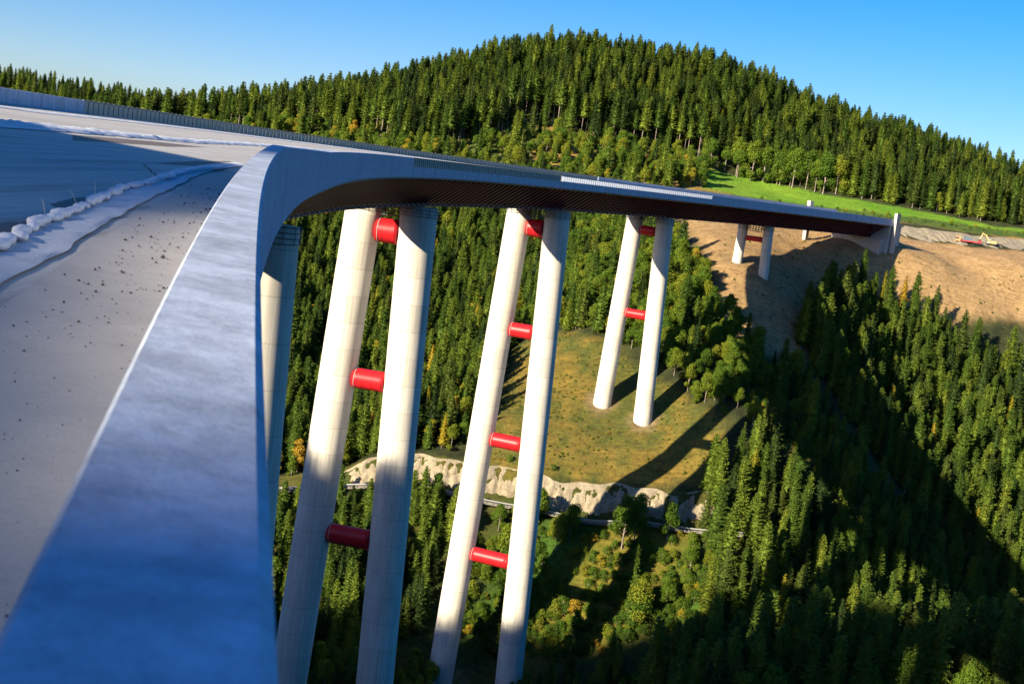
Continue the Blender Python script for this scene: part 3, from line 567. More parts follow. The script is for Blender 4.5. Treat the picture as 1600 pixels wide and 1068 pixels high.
for wx in (-5.4, -3.2, -2.0, 2.5, 3.7, 4.9):
    for sd in (-1, 1):
        q = MB(); q.tube([(wx, sd * 0.85, 0.5), (wx, sd * 1.2, 0.5)], 0.5, 14); q.build('wheel', M_blk, trk)

# ------------------------------------------------------------------ things on the deck
def deck_z(s, l): return B(s, l, -HDK).z
def strip(name, label, s0, s1, ds, prof, seed, amp, wav):
    q = MB(); vs = []; ss_ = np.arange(s0, s1, ds); nl = 15
    for s in ss_:
        w0 = wav * mnoise.noise(Vector((s * 0.35, seed, 0)))
        for b in range(nl):
            t = b / (nl - 1); l = np.interp(t, [0, 1], [prof[0], prof[1]]) + w0 + (0.5 * wav * mnoise.noise(Vector((s * 0.9, seed + 7, 0))) if b in (0,) else 0)
            hgt = np.interp(t, [p[0] for p in prof[2]], [p[1] for p in prof[2]])
            env = math.sin(math.pi * min(max(t, 0.0), 1.0)) ** 0.5
            wr = amp * env * (mnoise.noise(Vector((s * 1.1 + l * 2.2, l * 2.0, seed))) + 0.6 * mnoise.noise(Vector((s * 3.2 + l * 6.0, l * 3.0, seed + 1))))
            vs.append(B(s, l, -HDK + 0.008 + max(0.0, hgt + wr)))
    n = len(ss_); fs = [(a * nl + b, (a + 1) * nl + b, (a + 1) * nl + b + 1, a * nl + b + 1) for a in range(n - 1) for b in range(nl - 1)]
    q.add(vs, fs); o = q.build(name, M_fleece, None, True); return tag(o, label, 'fleece strip')
strip('fleece_strip', 'wrinkled white fleece strip with a row of sandbags along its inner edge beside the walkway', 5.0, 60.0, 0.09, (2.22, 2.98, [(0, 0.02), (0.1, 0.045), (0.5, 0.05), (0.8, 0.02), (1, 0.0)]), 3.0, 0.03, 0.10)
strip('fleece_strip', 'thick rumpled white fleece strip running along the middle of the deck', 20.0, 420.0, 0.5, (9.6, 11.3, [(0, 0.02), (0.2, 0.14), (0.5, 0.17), (0.8, 0.12), (1, 0.0)]), 13.0, 0.09, 0.35)
strip('fleece_strip', 'narrow white fleece strip along the foot of the far parapet', 20.0, 500.0, 0.7, (21.2, 22.6, [(0, 0.02), (0.2, 0.08), (0.5, 0.09), (0.8, 0.06), (1, 0.0)]), 23.0, 0.04, 0.2)
# sandbags
q = MB(); nu, nv = 18, 10; vs = []
for a in range(nu):
    ua = a / (nu - 1) * 2 - 1
    prof = (max(0, 1 - abs(ua) ** 3.2)) ** 0.55; tip = 0.35 if abs(ua) > 0.93 else 0
    for b in range(nv):
        t = 2 * math.pi * b / nv; cx_ = math.copysign(abs(math.cos(t)) ** 0.8, math.cos(t)); cz_ = math.copysign(abs(math.sin(t)) ** 0.8, math.sin(t))
        rw = max(prof * 0.088, 0.03 if abs(ua) > 0.99 else 0); rz = max(prof * 0.062, 0.012)
        vs.append((cx_ * rw + 0.012 * mnoise.noise(Vector((ua * 3, b, 1))), ua * 0.31, 0.06 + cz_ * rz + 0.01 * mnoise.noise(Vector((ua * 5, b * 1.3, 4)))))
fs = [(a * nv + b, a * nv + (b + 1) % nv, (a + 1) * nv + (b + 1) % nv, (a + 1) * nv + b) for a in range(nu - 1) for b in range(nv)] + [tuple(range(nv))[::-1], tuple((nu - 1) * nv + b for b in range(nv))]
q.add(vs, fs); bag_me = q.mesh('sandbag', M_bag, True)
s = 10.5
while s < 48:
    l = 2.80 + 0.10 * mnoise.noise(Vector((s * 0.35, 3.0, 0))) + random.uniform(-0.04, 0.04)
    if s > 27: l -= (s - 27) * 0.03
    o = link('sandbag', bag_me); o.location = B(s, l, -HDK + 0.02 + random.uniform(0, 0.015))
    o.rotation_euler = (0, random.uniform(-0.15, 0.15), -PH(s) + random.uniform(-0.16, 0.16)); o.scale = (random.uniform(0.85, 1.2), random.uniform(0.95, 1.08), random.uniform(0.8, 1.2))
    tag(o, 'plump white sandbag lying end to end in the row weighing down the near fleece strip', 'sandbag', 'sandbags in a row on the near fleece strip'); s += 0.56
for (s, l, dx, dy, h_) in ((14.6, 2.9, -0.05, 0.02, 0.28), (15.8, 2.88, -0.22, 0.05, 0.26), (18.9, 2.9, -0.1, 0.02, 0.22), (21.4, 2.85, -0.18, 0.0, 0.22), (23.0, 2.8, -0.06, 0.0, 0.3), (24.6, 2.75, -0.04, 0.05, 0.22), (26.0, 2.7, -0.25, 0.0, 0.22)):
    p = B(s, l, -HDK + 0.1); q = MB(); q.tube([(0, 0, -0.05), (dx * 0.5, dy, h_ * 0.6), (dx, dy * 2, h_)], [0.004, 0.0035, 0.002], 5); o = q.build('wire', M_wire); o.location = p
    tag(o, 'thin pale wire sticking up from the row of sandbags', 'wire', 'wires sticking up from the sandbag row')
def patch(pts, dz):
    q = MB(); vs = []; n = 60; cs = sum(p[0] for p in pts) / len(pts); cl = sum(p[1] for p in pts) / len(pts)
    for a in range(n):
        t = a / n * len(pts); i0 = int(t) % len(pts); f = t - int(t); f = f * f * (3 - 2 * f)
        s = pts[i0][0] * (1 - f) + pts[(i0 + 1) % len(pts)][0] * f; l = pts[i0][1] * (1 - f) + pts[(i0 + 1) % len(pts)][1] * f
        s += 0.35 * mnoise.noise(Vector((a * 0.7, 1, cs))); l += 0.07 * mnoise.noise(Vector((a * 0.9, 5, cs))); vs.append(B(s, l, -HDK + dz))
    vs.append(B(cs, cl, -HDK + dz)); q.add(vs, [(a, (a + 1) % n, n) for a in range(n)]); return q
q = MB()
for pts in ([(20.6, 2.75), (21.6, 3.3), (23.6, 3.2), (26.5, 2.7), (30, 2.35), (27, 2.3), (23, 2.45)], [(12.0, 3.2), (15, 3.5), (17.8, 3.25), (19.3, 2.95), (18.8, 2.75), (16, 2.75), (13, 2.8)], [(34, 3.0), (38, 3.8), (50, 3.6), (62, 3.2), (58, 2.2), (45, 2.2), (38, 2.4)], [(48, 7.5), (56, 9.0), (75, 8.6), (90, 7.6), (70, 6.9)]):
    p_ = patch(pts, 0.004); n0 = len(q.v); q.v += p_.v; q.f += [tuple(i + n0 for i in f) for f in p_.f]; q.m += p_.m
o = q.build('damp_patch', M_wet); tag(o, kind='structure')
q = MB()
for _ in range(620):
    s = 3.5 + 30 * rng.random() ** 1.1; l = 0.55 + 1.5 * rng.beta(1.6, 2.0); r_ = (0.004 + 0.011 * rng.random() ** 3) * (1.5 if rng.random() < 0.06 else 1) * min(1.9, max(0.8, s / 9))
    p = B(s, l, -HDK + 0.008 + r_ * 0.4); vs = []
    for (x, y, z) in ((1, 0, 0), (0.3, 0.9, 0), (-0.8, 0.5, 0), (-0.7, -0.6, 0), (0.4, -0.9, 0), (0, 0, 0.9), (0.1, 0, -0.6)):
        vs.append(p + Vector((x * rng.uniform(.6, 1.3), y * rng.uniform(.6, 1.3), z * rng.uniform(.5, 1))) * r_)
    q.add(vs, [(0, 1, 5), (1, 2, 5), (2, 3, 5), (3, 4, 5), (4, 0, 5), (1, 0, 6), (2, 1, 6), (3, 2, 6), (4, 3, 6), (0, 4, 6)])
tag(q.build('gravel', M_black), 'scattered dark grit on the pale walkway beside the near parapet', 'gravel', kind='stuff')

# ------------------------------------------------------------------ vegetation prototypes
def leafmat(name, stops, trans=0.2):
    m = mat(name, (0.1, 0.1, 0.1), 0.75); oi = nd(m, 'ShaderNodeObjectInfo'); v = coords(m); n1 = noise(m, v, 0.55, 4, 0.6)
    f = math_(m, 'ADD', math_(m, 'MULTIPLY', oi.outputs['Random'], 0.62), math_(m, 'MULTIPLY', n1, 0.38))
    c = ramp(m, f, stops); b = bsdf(m); ln(m, c, b.inputs['Base Color']); b.inputs['Specular IOR Level'].default_value = 0.15
    tr = nd(m, 'ShaderNodeBsdfTranslucent'); ln(m, c, tr.inputs[0]); ms = nd(m, 'ShaderNodeMixShader'); ms.inputs[0].default_value = trans
    ln(m, b.outputs[0], ms.inputs[1]); ln(m, tr.outputs[0], ms.inputs[2]); ln(m, ms.outputs[0], m.node_tree.nodes['Material Output'].inputs[0]); return m
L_spr = leafmat('spruce_needles', [(0.15, (0.048, 0.095, 0.014)), (0.45, (0.10, 0.16, 0.020)), (0.75, (0.16, 0.215, 0.024)), (0.95, (0.24, 0.23, 0.028))])
L_dk = leafmat('dark_spruce_needles', [(0.12, (0.022, 0.046, 0.012)), (0.5, (0.052, 0.086, 0.016)), (0.9, (0.11, 0.14, 0.020))])
L_br = leafmat('broadleaf_leaves', [(0.15, (0.06, 0.12, 0.012)), (0.5, (0.11, 0.18, 0.016)), (0.85, (0.22, 0.24, 0.02))], 0.3)
L_au = leafmat('autumn_leaves', [(0.15, (0.17, 0.19, 0.02)), (0.5, (0.33, 0.28, 0.02)), (0.9, (0.42, 0.25, 0.03))], 0.3)
M_bark = mat('bark', (0.30, 0.24, 0.19), 0.9); v = coords(M_bark, (1, 1, 0.2)); ln(M_bark, ramp(M_bark, noise(M_bark, v, 3.0, 5, 0.7), [(0.3, (0.20, 0.15, 0.12)), (0.7, (0.42, 0.36, 0.30))]), bsdf(M_bark).inputs['Base Color'])
def mesh_np(name, V, F, mt, smooth=False):
    me = bpy.data.meshes.new(name); V = np.asarray(V, np.float32); F = np.asarray(F); k = F.shape[1]
    me.vertices.add(len(V)); me.vertices.foreach_set('co', V.ravel()); me.loops.add(F.size); me.loops.foreach_set('vertex_index', F.ravel().astype(np.int32))
    me.polygons.add(len(F)); me.polygons.foreach_set('loop_start', np.arange(0, F.size, k)); me.polygons.foreach_set('loop_total', np.full(len(F), k)); me.materials.append(mt); me.update(); return me
def spruce_crown(h, rad, bare, seed, mt, dens=1.0, step=0.72, bw=0.5):
    g = np.random.default_rng(seed); Q = []
    z = h * bare; wob = g.uniform(0.74, 1.2, 40); pw = g.uniform(0.50, 0.82); side_a = g.uniform(0, 6.28); side_k = g.uniform(0.05, 0.28)
    while z < h - 0.35:
        t = (z - h * bare) / (h * (1 - bare)); prof = (1 - t) ** pw * (0.55 + 0.45 * min(1, t / 0.12)); Lr = rad * prof * wob[int(t * 39)] + 0.15
        nb = max(4, int((6 + 5 * prof) * dens)); off = g.random() * 6.28
        for b in range(nb):
            a = off + 2 * math.pi * b / nb + g.normal(0, 0.18); L_ = Lr * g.uniform(0.66, 1.18) * (1 + side_k * math.cos(a - side_a))
            if g.random() < 0.05: continue
            d = np.array([math.cos(a), math.sin(a), 0]); sd = np.array([-math.sin(a), math.cos(a), 0]); z0 = z + g.uniform(-0.3, 0.3); dr = g.uniform(0.22, 0.5) * (1 - 0.9 * t) - 0.25 * t
            def P_(f): return np.array([0, 0, z0]) + d * L_ * f + np.array([0, 0, -dr * L_ * f + 0.22 * L_ * f * f])
            nt_ = 5 if L_ > 1.2 else 3
            for j in range(nt_):
                f = 0.25 + 0.72 * j / nt_; p = P_(f); tl = (0.42 * L_ * (1 - 0.55 * f) + 0.25)
                for sg in (-1, 1):
                    e = p + (d * 0.75 + sd * sg * g.uniform(0.55, 0.95)) * tl * 0.8 + np.array([0, 0, -g.uniform(0.12, 0.45) * tl])
                    wv = bw * (0.5 + 0.5 * (1 - f)) * np.array([d[0] * 0.55, d[1] * 0.55, g.uniform(-0.5, 0.5)])
                    m_ = (p + e) / 2; Q.append((p, m_ - wv * 0.5, e, m_ + wv * 0.5))
            p = P_(0.45); e = P_(1.05); m_ = (p + e) / 2; wv = sd * bw * 0.35; Q.append((p, m_ - wv, e, m_ + wv))
        z += step * g.uniform(0.8, 1.2) * (0.75 + 0.5 * (1 - t))
    top = np.array([0, 0, h]); 
    for a in (0, 2.1, 4.2): Q.append((np.array([0, 0, h - 1.3]), np.array([0.16 * math.cos(a), 0.16 * math.sin(a), h - 0.8]), top, np.array([0.1 * math.cos(a + 1), 0.1 * math.sin(a + 1), h - 0.7])))
    # ragged inner body so the crown is not see-through
    zz = np.arange(h * bare + 0.4, h - 0.8, 0.9); m_ = 11; rings = []
    for z in zz:
        t = (z - h * bare) / (h * (1 - bare)); r = rad * 0.50 * (1 - t) ** 0.85
        for b in range(m_):
            a = 2 * math.pi * b / m_ + (z * 3.1) % 1.0; rr = r * g.uniform(0.55, 1.35); rings.append((rr * math.cos(a), rr * math.sin(a), z + g.uniform(-0.35, 0.35)))
    rings = np.array(rings).reshape(len(zz), m_, 3)
    for a in range(len(zz) - 1):
        for b in range(m_): Q.append((rings[a, b], rings[a, (b + 1) % m_], rings[a + 1, (b + 1) % m_], rings[a + 1, b]))
    V = np.array(Q).reshape(-1, 3); F = np.arange(len(V)).reshape(-1, 4); return mesh_np('crown', V, F, mt)
def trunk_mesh(h, r, name='trunk', limbs=None):
    q = MB(); q.tube([(0, 0, -1.5), (0, 0, 0), (0.05, 0.02, h * 0.5), (0, 0, h * 0.97)], [r * 1.25, r, r * 0.66, r * 0.12], 8)
    for (p, e, rr) in (limbs or []): q.tube([p, (Vector(p) + Vector(e)) / 2 + Vector((0, 0, 0.15)), e], [rr, rr * 0.7, rr * 0.3], 5)
    return q.mesh(name, M_bark, True)
def leafy_crown(lobes, n, size, seed, mt):
    g = np.random.default_rng(seed); ws = np.array([l[3] ** 2 for l in lobes]); ws = ws / ws.sum(); k = g.choice(len(lobes), n, p=ws)
    L_ = np.array(lobes)[k]; dv = g.normal(size=(n, 3)); dv /= np.linalg.norm(dv, axis=1)[:, None]; rr = g.uniform(0.45, 1.18, n) ** 0.8
    c_ = L_[:, :3] + dv * (L_[:, 3] * rr)[:, None] * np.array([1, 1, 0.85]); nrm = dv + g.normal(0, 0.55, (n, 3)); nrm /= np.linalg.norm(nrm, axis=1)[:, None]
    a = np.cross(nrm, g.normal(size=(n, 3))); a /= np.linalg.norm(a, axis=1)[:, None]; b = np.cross(nrm, a); sz = size * g.uniform(0.6, 1.4, n)[:, None]
    V = np.stack([c_ - a * sz * 0.5, c_ - b * sz * 0.35, c_ + a * sz * 0.5, c_ + b * sz * 0.35], 1).reshape(-1, 3); return mesh_np('crown', V, np.arange(4 * n).reshape(-1, 4), mt)
def lobes_for(h, r, seed, lo=0.3, n=9):
    g = np.random.default_rng(seed); out = [(0, 0, h * 0.62, r * 0.75)]
    for a in range(n):
        t = g.random(); z = h * (lo + (0.92 - lo) * t); ring = r * 0.62 * (1 - 0.7 * t * t); an = a * 2.4 + g.random(); out.append((ring * math.cos(an), ring * math.sin(an), z, r * g.uniform(0.28, 0.5)))
    out.append((0, 0, h * 0.88, r * 0.35)); return out
PROTO = {}
def reg(kind, crown, trunk, h): PROTO.setdefault(kind, []).append((crown, trunk, h))
for k in range(7): reg('spruce', spruce_crown(17 + k * 0.9, 3.3 + 0.35 * (k % 4), 0.02 + 0.03 * (k % 3), 40 + k, L_spr if k % 4 else L_dk, 1.0, 0.62 + 0.05 * (k % 3), 0.85 + 0.08 * (k % 3)), trunk_mesh(17 + k * 0.9, 0.28), 17 + k * 0.9)
for k in range(5): reg('dark', spruce_crown(24 + k, 4.4 + 0.35 * (k % 4), 0.06 + 0.05 * (k % 3), 60 + k, L_dk if k < 3 else L_spr, 1.0, 0.78, 1.1), trunk_mesh(24 + k, 0.30), 24 + k)
for k in range(2): reg('larch', spruce_crown(19 + 2 * k, 3.4, 0.15, 70 + k, L_au if k else L_br, 0.85, 0.75, 0.8), trunk_mesh(19 + 2 * k, 0.26), 19 + 2 * k)
for k in range(3): reg('bare', spruce_crown(28, 3.7 + 0.3 * k, 0.34 + 0.07 * k, 80 + k, L_spr if k else L_dk, 1.0, 0.85, 1.15), trunk_mesh(28, 0.33), 28)
def broad(kind, h, r, seed, n, size, mt, lo=0.3):
    lb = lobes_for(h, r, seed, lo); reg(kind, leafy_crown(lb, n, size, seed, mt), trunk_mesh(h * 0.75, 0.03 * h * 0.5 + 0.05, 'trunk', [((0, 0, h * 0.25 + 0.3 * i_), (l[0], l[1], l[2]), 0.09) for i_, l in enumerate(lb[1:6])]), h)
for k in range(5): broad('broad', 12 + (k % 3), 3.4 + 0.4 * (k % 3), 100 + k, 4200, 0.46, L_br, 0.12 + 0.06 * (k % 3))
for k in range(2): broad('autumn', 12, 2.9, 120 + k, 3000, 0.45, L_au, 0.15)
for k in range(4): broad('bush', 3.0 + 0.4 * (k % 2), 2.0, 140 + k, 1500, 0.27, L_br, 0.1)
broad('abush', 2.6, 1.7, 150, 1100, 0.27, L_au, 0.15)

# ------------------------------------------------------------------ planting
def scatter(poly, spacing, seed, jitter=0.42):
    g = np.random.default_rng(seed); P_ = np.array(poly); x0, y0 = P_.min(0); x1, y1 = P_.max(0)
    xs = np.arange(x0, x1, spacing); ys = np.arange(y0, y1, spacing * 0.87); XX, YY = np.meshgrid(xs, ys); XX = XX + (np.arange(len(ys)) % 2)[:, None] * spacing / 2
    XX = XX + g.uniform(-jitter, jitter, XX.shape) * spacing; YY = YY + g.uniform(-jitter, jitter, YY.shape) * spacing
    m_ = inpoly(XX, YY, poly); return np.stack([XX[m_], YY[m_]], 1)
LEGP = [(B(s, LEG0[i] + k * SP[i]).x, B(s, LEG0[i] + k * SP[i]).y) for i, s in enumerate(S_PIERS) for k in (0, 1)]
PL = []   # (kind, proto index, x, y, z, scale, rot, zone)
def plant(poly, spacing, seed, kinds, zone, smin=0.75, smax=1.2, keep=None, skip=0.0):
    pts = scatter(poly, spacing, seed); g = np.random.default_rng(seed + 999)
    for (x, y) in pts:
        if g.random() < skip: continue
        if keep is not None and not keep(x, y): continue
        if any((x - a) ** 2 + (y - b) ** 2 < 49 for a, b in LEGP): continue
        kd = g.choice([k for k, _ in kinds], p=[p for _, p in kinds]); PL.append([str(kd), int(g.integers(len(PROTO[str(kd)]))), x, y, 0.0, g.uniform(smin, smax), g.uniform(0, 6.28), zone])
UPLOW = [(-520, 790), (-330, 735), (-240, 718), (-139, 712), (-93, 690), (-71, 674), (-45, 668), (-22, 691), (-10, 712), (19, 710), (54, 714), (76, 718), (102, 728), (125, 714), (152, 711), (191, 701), (241, 697), (282, 704), (292, 720)]
UPTOP = [(300, 865), (285, 880), (252, 880), (186, 885), (119, 875), (55, 865), (2, 855), (-62, 830), (-112, 805), (-150, 780), (-200, 765), (-260, 760), (-340, 780), (-540, 830)]
low_y = lambda x: float(np.interp(x, [p[0] for p in UPLOW], [p[1] for p in UPLOW]))
UP = UPLOW + UPTOP
plant([(p[0], p[1]) for p in UPLOW] + [(p[0], p[1] + 16) for p in UPLOW[::-1]], 5.6, 1, [('bare', 0.55), ('dark', 0.3), ('spruce', 0.15)], 'up', 0.72, 1.0, keep=lambda x, y: x < 112)
plant([(p[0], p[1]) for p in UPLOW] + [(p[0], p[1] + 16) for p in UPLOW[::-1]], 5.0, 28, [('dark', 0.55), ('spruce', 0.4), ('broad', 0.05)], 'up', 0.66, 0.95, keep=lambda x, y: x >= 112)
plant(UP, 4.9, 2, [('dark', 0.66), ('spruce', 0.285), ('larch', 0.025), ('broad', 0.03)], 'up', 0.64, 0.96, keep=lambda x, y: y > low_y(x) + 16)
plant([(-10, 700), (10, 706), (54, 712), (76, 716), (96, 726), (88, 700), (86, 668), (60, 640), (-60, 645), (-45, 664), (-25, 690)], 4.8, 3, [('broad', 0.50), ('autumn', 0.055), ('spruce', 0.13), ('bush', 0.255), ('abush', 0.06)], 'clear', 0.4, 1.05, skip=0.1)
plant([(92, 726), (130, 718), (166, 711), (164, 706), (126, 713), (92, 719)], 6.0, 4, [('broad', 1.0)], 'edge', 1.1, 1.9)
plant([(100, 664), (160, 677), (221, 684), (256, 688), (256, 680), (215, 668), (131, 655)], 5.0, 5, [('bush', 0.9), ('abush', 0.1)], 'hedge', 0.25, 0.6, skip=0.5)
MID = [(-118, 585), (-90, 640), (-8, 640), (30, 620), (56, 560), (58, 523), (66, 490), (69, 456), (58, 432), (44, 441), (33, 453), (17, 463), (1, 470), (-4, 430), (-9, 398), (-10, 386), (-24, 385), (-45, 385), (-75, 380), (-110, 420), (-150, 500)]
plant(MID, 4.0, 6, [('spruce', 0.68), ('larch', 0.04), ('dark', 0.04), ('broad', 0.17), ('autumn', 0.07)], 'mid', 0.5, 0.95, keep=lambda x, y: x < 12 + (y - 470) * 0.05)
plant(MID, 4.4, 7, [('spruce', 0.22), ('broad', 0.73), ('autumn', 0.05)], 'mid2', 0.6, 1.05, keep=lambda x, y: x >= 12 + (y - 470) * 0.05)
plant([(64, 478), (73, 470), (78, 458), (86, 442), (88, 430), (80, 424), (72, 436), (66, 462)], 4.0, 26, [('broad', 0.7), ('bush', 0.2), ('spruce', 0.1)], 'mid2', 0.5, 0.95)
plant([(-190, 700), (-139, 709), (-93, 688), (-71, 672), (-45, 666), (-45, 655), (-75, 655), (-110, 665), (-150, 680), (-200, 685)], 4.2, 27, [('broad', 0.45), ('bush', 0.3), ('autumn', 0.08), ('spruce', 0.17)], 'clear', 0.5, 1.0)
RGT = [(104,482),(112,500),(121,521),(136,540),(154,545),(168,546),(182,543),(195,538),(208,534),(240,528),(240,430),(200,440),(176,452),(155,462),(140,463),(124,458),(113,462),(102,468)]
plant(RGT, 4.3, 8, [('spruce', 0.86), ('larch', 0.03), ('dark', 0.11)], 'right', 0.66, 1.06)
LOW = [(62,388),(72,394),(84,396),(101,386),(120,408),(140,438),(154,450),(175,450),(195,440),(215,425),(215,400),(165,400),(135,392),(112,366),(95,352),(64,351)]
plant(LOW, 4.4, 9, [('spruce', 0.87), ('larch', 0.04), ('dark', 0.09)], 'low', 0.6, 0.98)
plant([(140, 405), (165, 415), (215, 425), (225, 400), (200, 375), (150, 370), (112, 358)], 5.0, 24, [('spruce', 0.7), ('broad', 0.3)], 'low', 0.55, 0.95)
plant([(42, 308), (120, 306), (190, 335), (200, 270), (45, 265)], 4.6, 25, [('spruce', 0.8), ('broad', 0.2)], 'floor', 0.75, 1.05)
plant([(84, 396), (101, 388), (120, 405), (140, 440), (104, 440), (100, 455), (88, 445)], 4.6, 10, [('spruce', 0.6), ('broad', 0.25), ('bush', 0.15)], 'shade', 0.35, 0.85)
plant([(-75, 368), (-38, 371), (-8, 371), (-6, 354), (-20, 338), (-60, 325), (-85, 345)], 4.4, 11, [('spruce', 0.86), ('broad', 0.14)], 'left', 0.4, 0.85)
plant([(-8, 371), (62, 379), (64, 360), (20, 350), (-6, 350)], 5.5, 12, [('broad', 0.25), ('bush', 0.6), ('abush', 0.13), ('spruce', 0.02)], 'lowbush', 0.5, 1.1, skip=0.3)
plant([(-8, 369), (62, 371), (66, 385), (70, 360), (40, 352), (20, 350), (-6, 350)], 2.5, 22, [('bush', 0.90), ('abush', 0.10)], 'lowbush', 0.6, 1.25, skip=0.03)
plant([(-70, 374), (-8, 374), (62, 374.5), (62, 369.5), (-8, 369), (-70, 369)], 2.4, 23, [('bush', 0.8), ('abush', 0.1), ('broad', 0.1)], 'lowbush', 0.6, 1.15, skip=0.35)
plant([(72, 452), (80, 441), (78, 415), (72, 408), (64, 410), (58, 428), (62, 440)], 4.0, 13, [('broad', 0.75), ('bush', 0.25)], 'knoll', 0.5, 0.85)
plant([(85, 432), (96, 420), (109, 410), (104, 398), (84, 398), (76, 408), (80, 425)], 2.6, 14, [('bush', 0.7), ('abush', 0.2), ('broad', 0.1)], 'mound', 0.45, 1.0)
plant([(-5, 388), (62, 390), (62, 386), (-5, 385)], 5.0, 15, [('bush', 0.9), ('abush', 0.1)], 'verge', 0.35, 0.75, skip=0.45)
plant([(-8, 400), (-1, 425), (2, 467), (17, 462), (33, 452), (42, 440), (58, 425), (68, 410), (64, 391), (24, 387), (-5, 386)], 1.9, 29, [('bush', 0.5), ('abush', 0.5)], 'tuft', 0.10, 0.26, skip=0.35)
plant([(100, 590), (71, 500), (76, 450), (125, 505), (158, 552), (220, 560), (225, 590), (155, 572)], 5.0, 30, [('bush', 0.8), ('abush', 0.2)], 'tuft', 0.10, 0.3, skip=0.4)
plant([(-60, 340), (-20, 335), (40, 345), (110, 355), (165, 398), (225, 420), (240, 400), (160, 350), (60, 315), (-60, 305)], 5.2, 16, [('spruce', 0.6), ('broad', 0.4)], 'floor', 0.4, 0.8)
plant([(-380, 1350), (-400, 1500), (-420, 1900), (-900, 1950), (-900, 1500), (-700, 1300)], 13.0, 17, [('dark', 0.8), ('spruce', 0.2)], 'farleft', 0.8, 1.25)
plant([(480, 1500), (480, 1600), (500, 1900), (900, 1900), (860, 1500)], 12.0, 18, [('dark', 0.8), ('spruce', 0.2)], 'farright', 0.9, 1.3)
az = R(SUN_AZ)
g = np.random.default_rng(77)
for u in np.arange(-300, 60, 1.5):
    for k in range(3):
        uu = u + g.uniform(-1.5, 1.5); ww = WR + (k - 1) * 4.0 + g.uniform(-1.5, 1.5); x = uu * math.cos(az) + ww * math.sin(az); y = -uu * math.sin(az) + ww * math.cos(az)
        if abs(x) < 20 and -130 < y < 10: continue
        if uu > -61: continue
        PL.append(['spruce', int(g.integers(4)), x, y, 0.0, g.uniform(0.14, 0.24), g.uniform(0, 6.28), 'behind'])
XY = np.array([[p[2], p[3]] for p in PL]); ZZ = ground(XY[:, 0], XY[:, 1])
fr = sst((XY[:, 1] - 1150) / 500)
h2 = 22 + 14 * np.exp(-((XY[:, 0] + 700) / 420) ** 2 - ((XY[:, 1] - 1750) / 400) ** 2) + 75 * np.exp(-((XY[:, 0] - 720) / 300) ** 2 - ((XY[:, 1] - 1750) / 400) ** 2)
ZZ = ZZ * (1 - fr) + h2 * fr
cinv = cam.matrix_world.inverted()
cand = []
for i, p in enumerate(PL):
    p[4] = float(ZZ[i]) - 0.2; h_ = PROTO[p[0]][p[1]][2] * p[5]; q_ = cinv @ Vector((p[2], p[3], p[4] + h_ * 0.6)); vis = False
    if q_.z < -10:
        sx_ = -q_.x / q_.z * 2048 + 800; sy_ = 534 + q_.y / q_.z * 2048; vis = (440 < sx_ < 1620) and (-20 < sy_ < 1090) and p[7] not in ('floor', 'behind', 'tuft')
    cand.append((h_ / max(1, -q_.z) if vis else 0, i))
KLS = {'larch': 'larch', 'spruce': 'spruce', 'dark': 'spruce', 'bare': 'spruce', 'broad': 'broad', 'autumn': 'autumn', 'bush': 'bush', 'abush': 'bush'}
CAP = {'larch': 60, 'spruce': 300, 'broad': 180, 'autumn': 60, 'bush': 200}
single = set()
for kl in CAP:
    c_ = sorted([x for x in cand if KLS[PL[x[1]][0]] == kl and x[0] > 0], reverse=True)[:CAP[kl]]; single |= {i for _, i in c_}
WHERE = {'up': 'in the dense hilltop forest', 'clear': 'in the clearing just behind the deck', 'edge': 'at the forest edge above the bright meadow', 'hedge': 'in the shrub belt below the bright meadow',
 'mid': 'on the slope seen between the piers', 'mid2': 'beside the clearing pier, below the brown field', 'right': 'in the wood below the brown embankment', 'low': 'in the lower right wood',
 'shade': 'in the gully under the deck shadow', 'left': 'in the valley behind the nearest pier', 'lowbush': 'on the bank below the rock face', 'knoll': 'on the knoll right of the clearing pier',
 'mound': 'on the sunlit mound between two shadows', 'verge': 'on the ochre clearing above the rock face', 'farleft': 'on the distant left ridge', 'farright': 'on the distant right ridge'}
WHAT = {'larch': ('larch_tree', 'slim yellowish larch', 'larch tree'), 'spruce': ('spruce_tree', 'narrow green spruce', 'spruce tree'), 'dark': ('spruce_tree', 'dark green spruce', 'spruce tree'), 'bare': ('spruce_tree', 'tall spruce with bare lower trunk', 'spruce tree'), 'broad': ('broadleaf_tree', 'round green broadleaf tree', 'tree'),
 'autumn': ('autumn_tree', 'yellowing broadleaf tree', 'tree'), 'bush': ('bush', 'leafy green bush', 'bush'), 'abush': ('bush', 'yellowish bush', 'bush')}
for i in sorted(single):
    kd, pi_, x, y, z, sc_, rz, zn = PL[i]; cr, tr, h_ = PROTO[kd][pi_]; nm, wt_, cat = WHAT[kd]; lab = wt_ + ' ' + WHERE[zn]
    e = empty(nm, (x, y, z), rz, lab, cat, lab.replace(' ', ' ', 1)); e.scale = (sc_ * random.uniform(.9, 1.12), sc_ * random.uniform(.9, 1.12), sc_)
    a = link('trunk', tr, e); b = link('crown', cr, e)
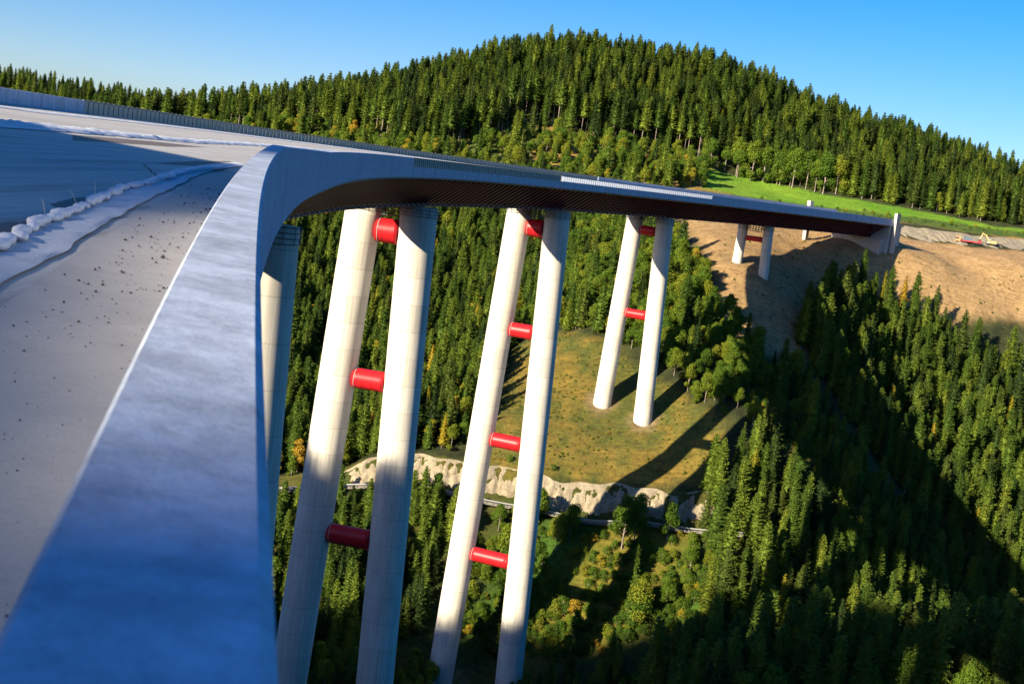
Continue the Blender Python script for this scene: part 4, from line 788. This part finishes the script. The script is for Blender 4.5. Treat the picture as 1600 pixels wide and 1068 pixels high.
# everything else as one mass per kind, instanced on points
def stuff(name, items, label, cat):
    me = bpy.data.meshes.new(name); V = np.array([[PL[i][2], PL[i][3], PL[i][4]] for i in items], np.float32); me.vertices.add(len(V)); me.vertices.foreach_set('co', V.ravel())
    keys = sorted({(PL[i][0], PL[i][1]) for i in items})
    for nm, ty, vals in (('idx', 'INT', [keys.index((PL[i][0], PL[i][1])) for i in items]), ('scl', 'FLOAT', [PL[i][5] for i in items]), ('rot', 'FLOAT', [PL[i][6] for i in items])):
        a = me.attributes.new(nm, ty, 'POINT'); a.data.foreach_set('value', vals)
    o = link(name, me); tag(o, label, cat, kind='stuff')
    ng = bpy.data.node_groups.new(name, 'GeometryNodeTree'); ng.interface.new_socket('Geometry', in_out='INPUT', socket_type='NodeSocketGeometry'); ng.interface.new_socket('Geometry', in_out='OUTPUT', socket_type='NodeSocketGeometry')
    N = ng.nodes.new; Lk = ng.links.new; gi = N('NodeGroupInput'); go = N('NodeGroupOutput'); jn = N('GeometryNodeJoinGeometry'); Lk(jn.outputs[0], go.inputs[0])
    mp = N('GeometryNodeMeshToPoints'); Lk(gi.outputs[0], mp.inputs[0])
    ai = N('GeometryNodeInputNamedAttribute'); ai.data_type = 'INT'; ai.inputs[0].default_value = 'idx'
    as_ = N('GeometryNodeInputNamedAttribute'); as_.data_type = 'FLOAT'; as_.inputs[0].default_value = 'scl'
    ar = N('GeometryNodeInputNamedAttribute'); ar.data_type = 'FLOAT'; ar.inputs[0].default_value = 'rot'; cx_ = N('ShaderNodeCombineXYZ'); Lk(ar.outputs[0], cx_.inputs[2])
    for k, (kd, pi_) in enumerate(keys):
        cr, tr, h_ = PROTO[kd][pi_]
        for mesh_ in (cr, tr):
            po = bpy.data.objects.new('tree_shape', mesh_)
            ob = N('GeometryNodeObjectInfo'); ob.inputs['Object'].default_value = po; ob.inputs['As Instance'].default_value = True
            cmp_ = N('FunctionNodeCompare'); cmp_.data_type = 'INT'; cmp_.operation = 'EQUAL'; Lk(ai.outputs[0], cmp_.inputs[2]); cmp_.inputs[3].default_value = k
            ip = N('GeometryNodeInstanceOnPoints'); Lk(mp.outputs[0], ip.inputs['Points']); Lk(cmp_.outputs[0], ip.inputs['Selection']); Lk(ob.outputs['Geometry'], ip.inputs['Instance'])
            Lk(cx_.outputs[0], ip.inputs['Rotation']); Lk(as_.outputs[0], ip.inputs['Scale']); Lk(ip.outputs[0], jn.inputs[0])
    md = o.modifiers.new('planting', 'NODES'); md.node_group = ng; return o
rest_i = [i for i in range(len(PL)) if i not in single]
def pick(f): return [i for i in rest_i if f(PL[i])]
stuff('spruce_forest', pick(lambda p: KLS[p[0]] == 'spruce' and p[7] != 'behind'), 'dense dark green spruce forest covering the far hill and valley sides', 'forest')
stuff('spruce_forest', pick(lambda p: p[7] == 'behind'), 'unseen spruce wood on the shadow-casting ridge behind the viewpoint', 'forest')
r2 = pick(lambda p: KLS[p[0]] in ('broad', 'autumn', 'larch') and p[7] != 'behind')
if r2: stuff('broadleaf_woodland', r2, 'mixed green and yellow broadleaf trees among the spruces', 'woodland')
r3 = pick(lambda p: KLS[p[0]] == 'bush')
if r3: stuff('undergrowth', r3, 'low leafy undergrowth on banks and clearings', 'undergrowth')
print('PLANTS', len(PL), 'single', len(single))

build_piers(lambda x, y: ground(x, y))
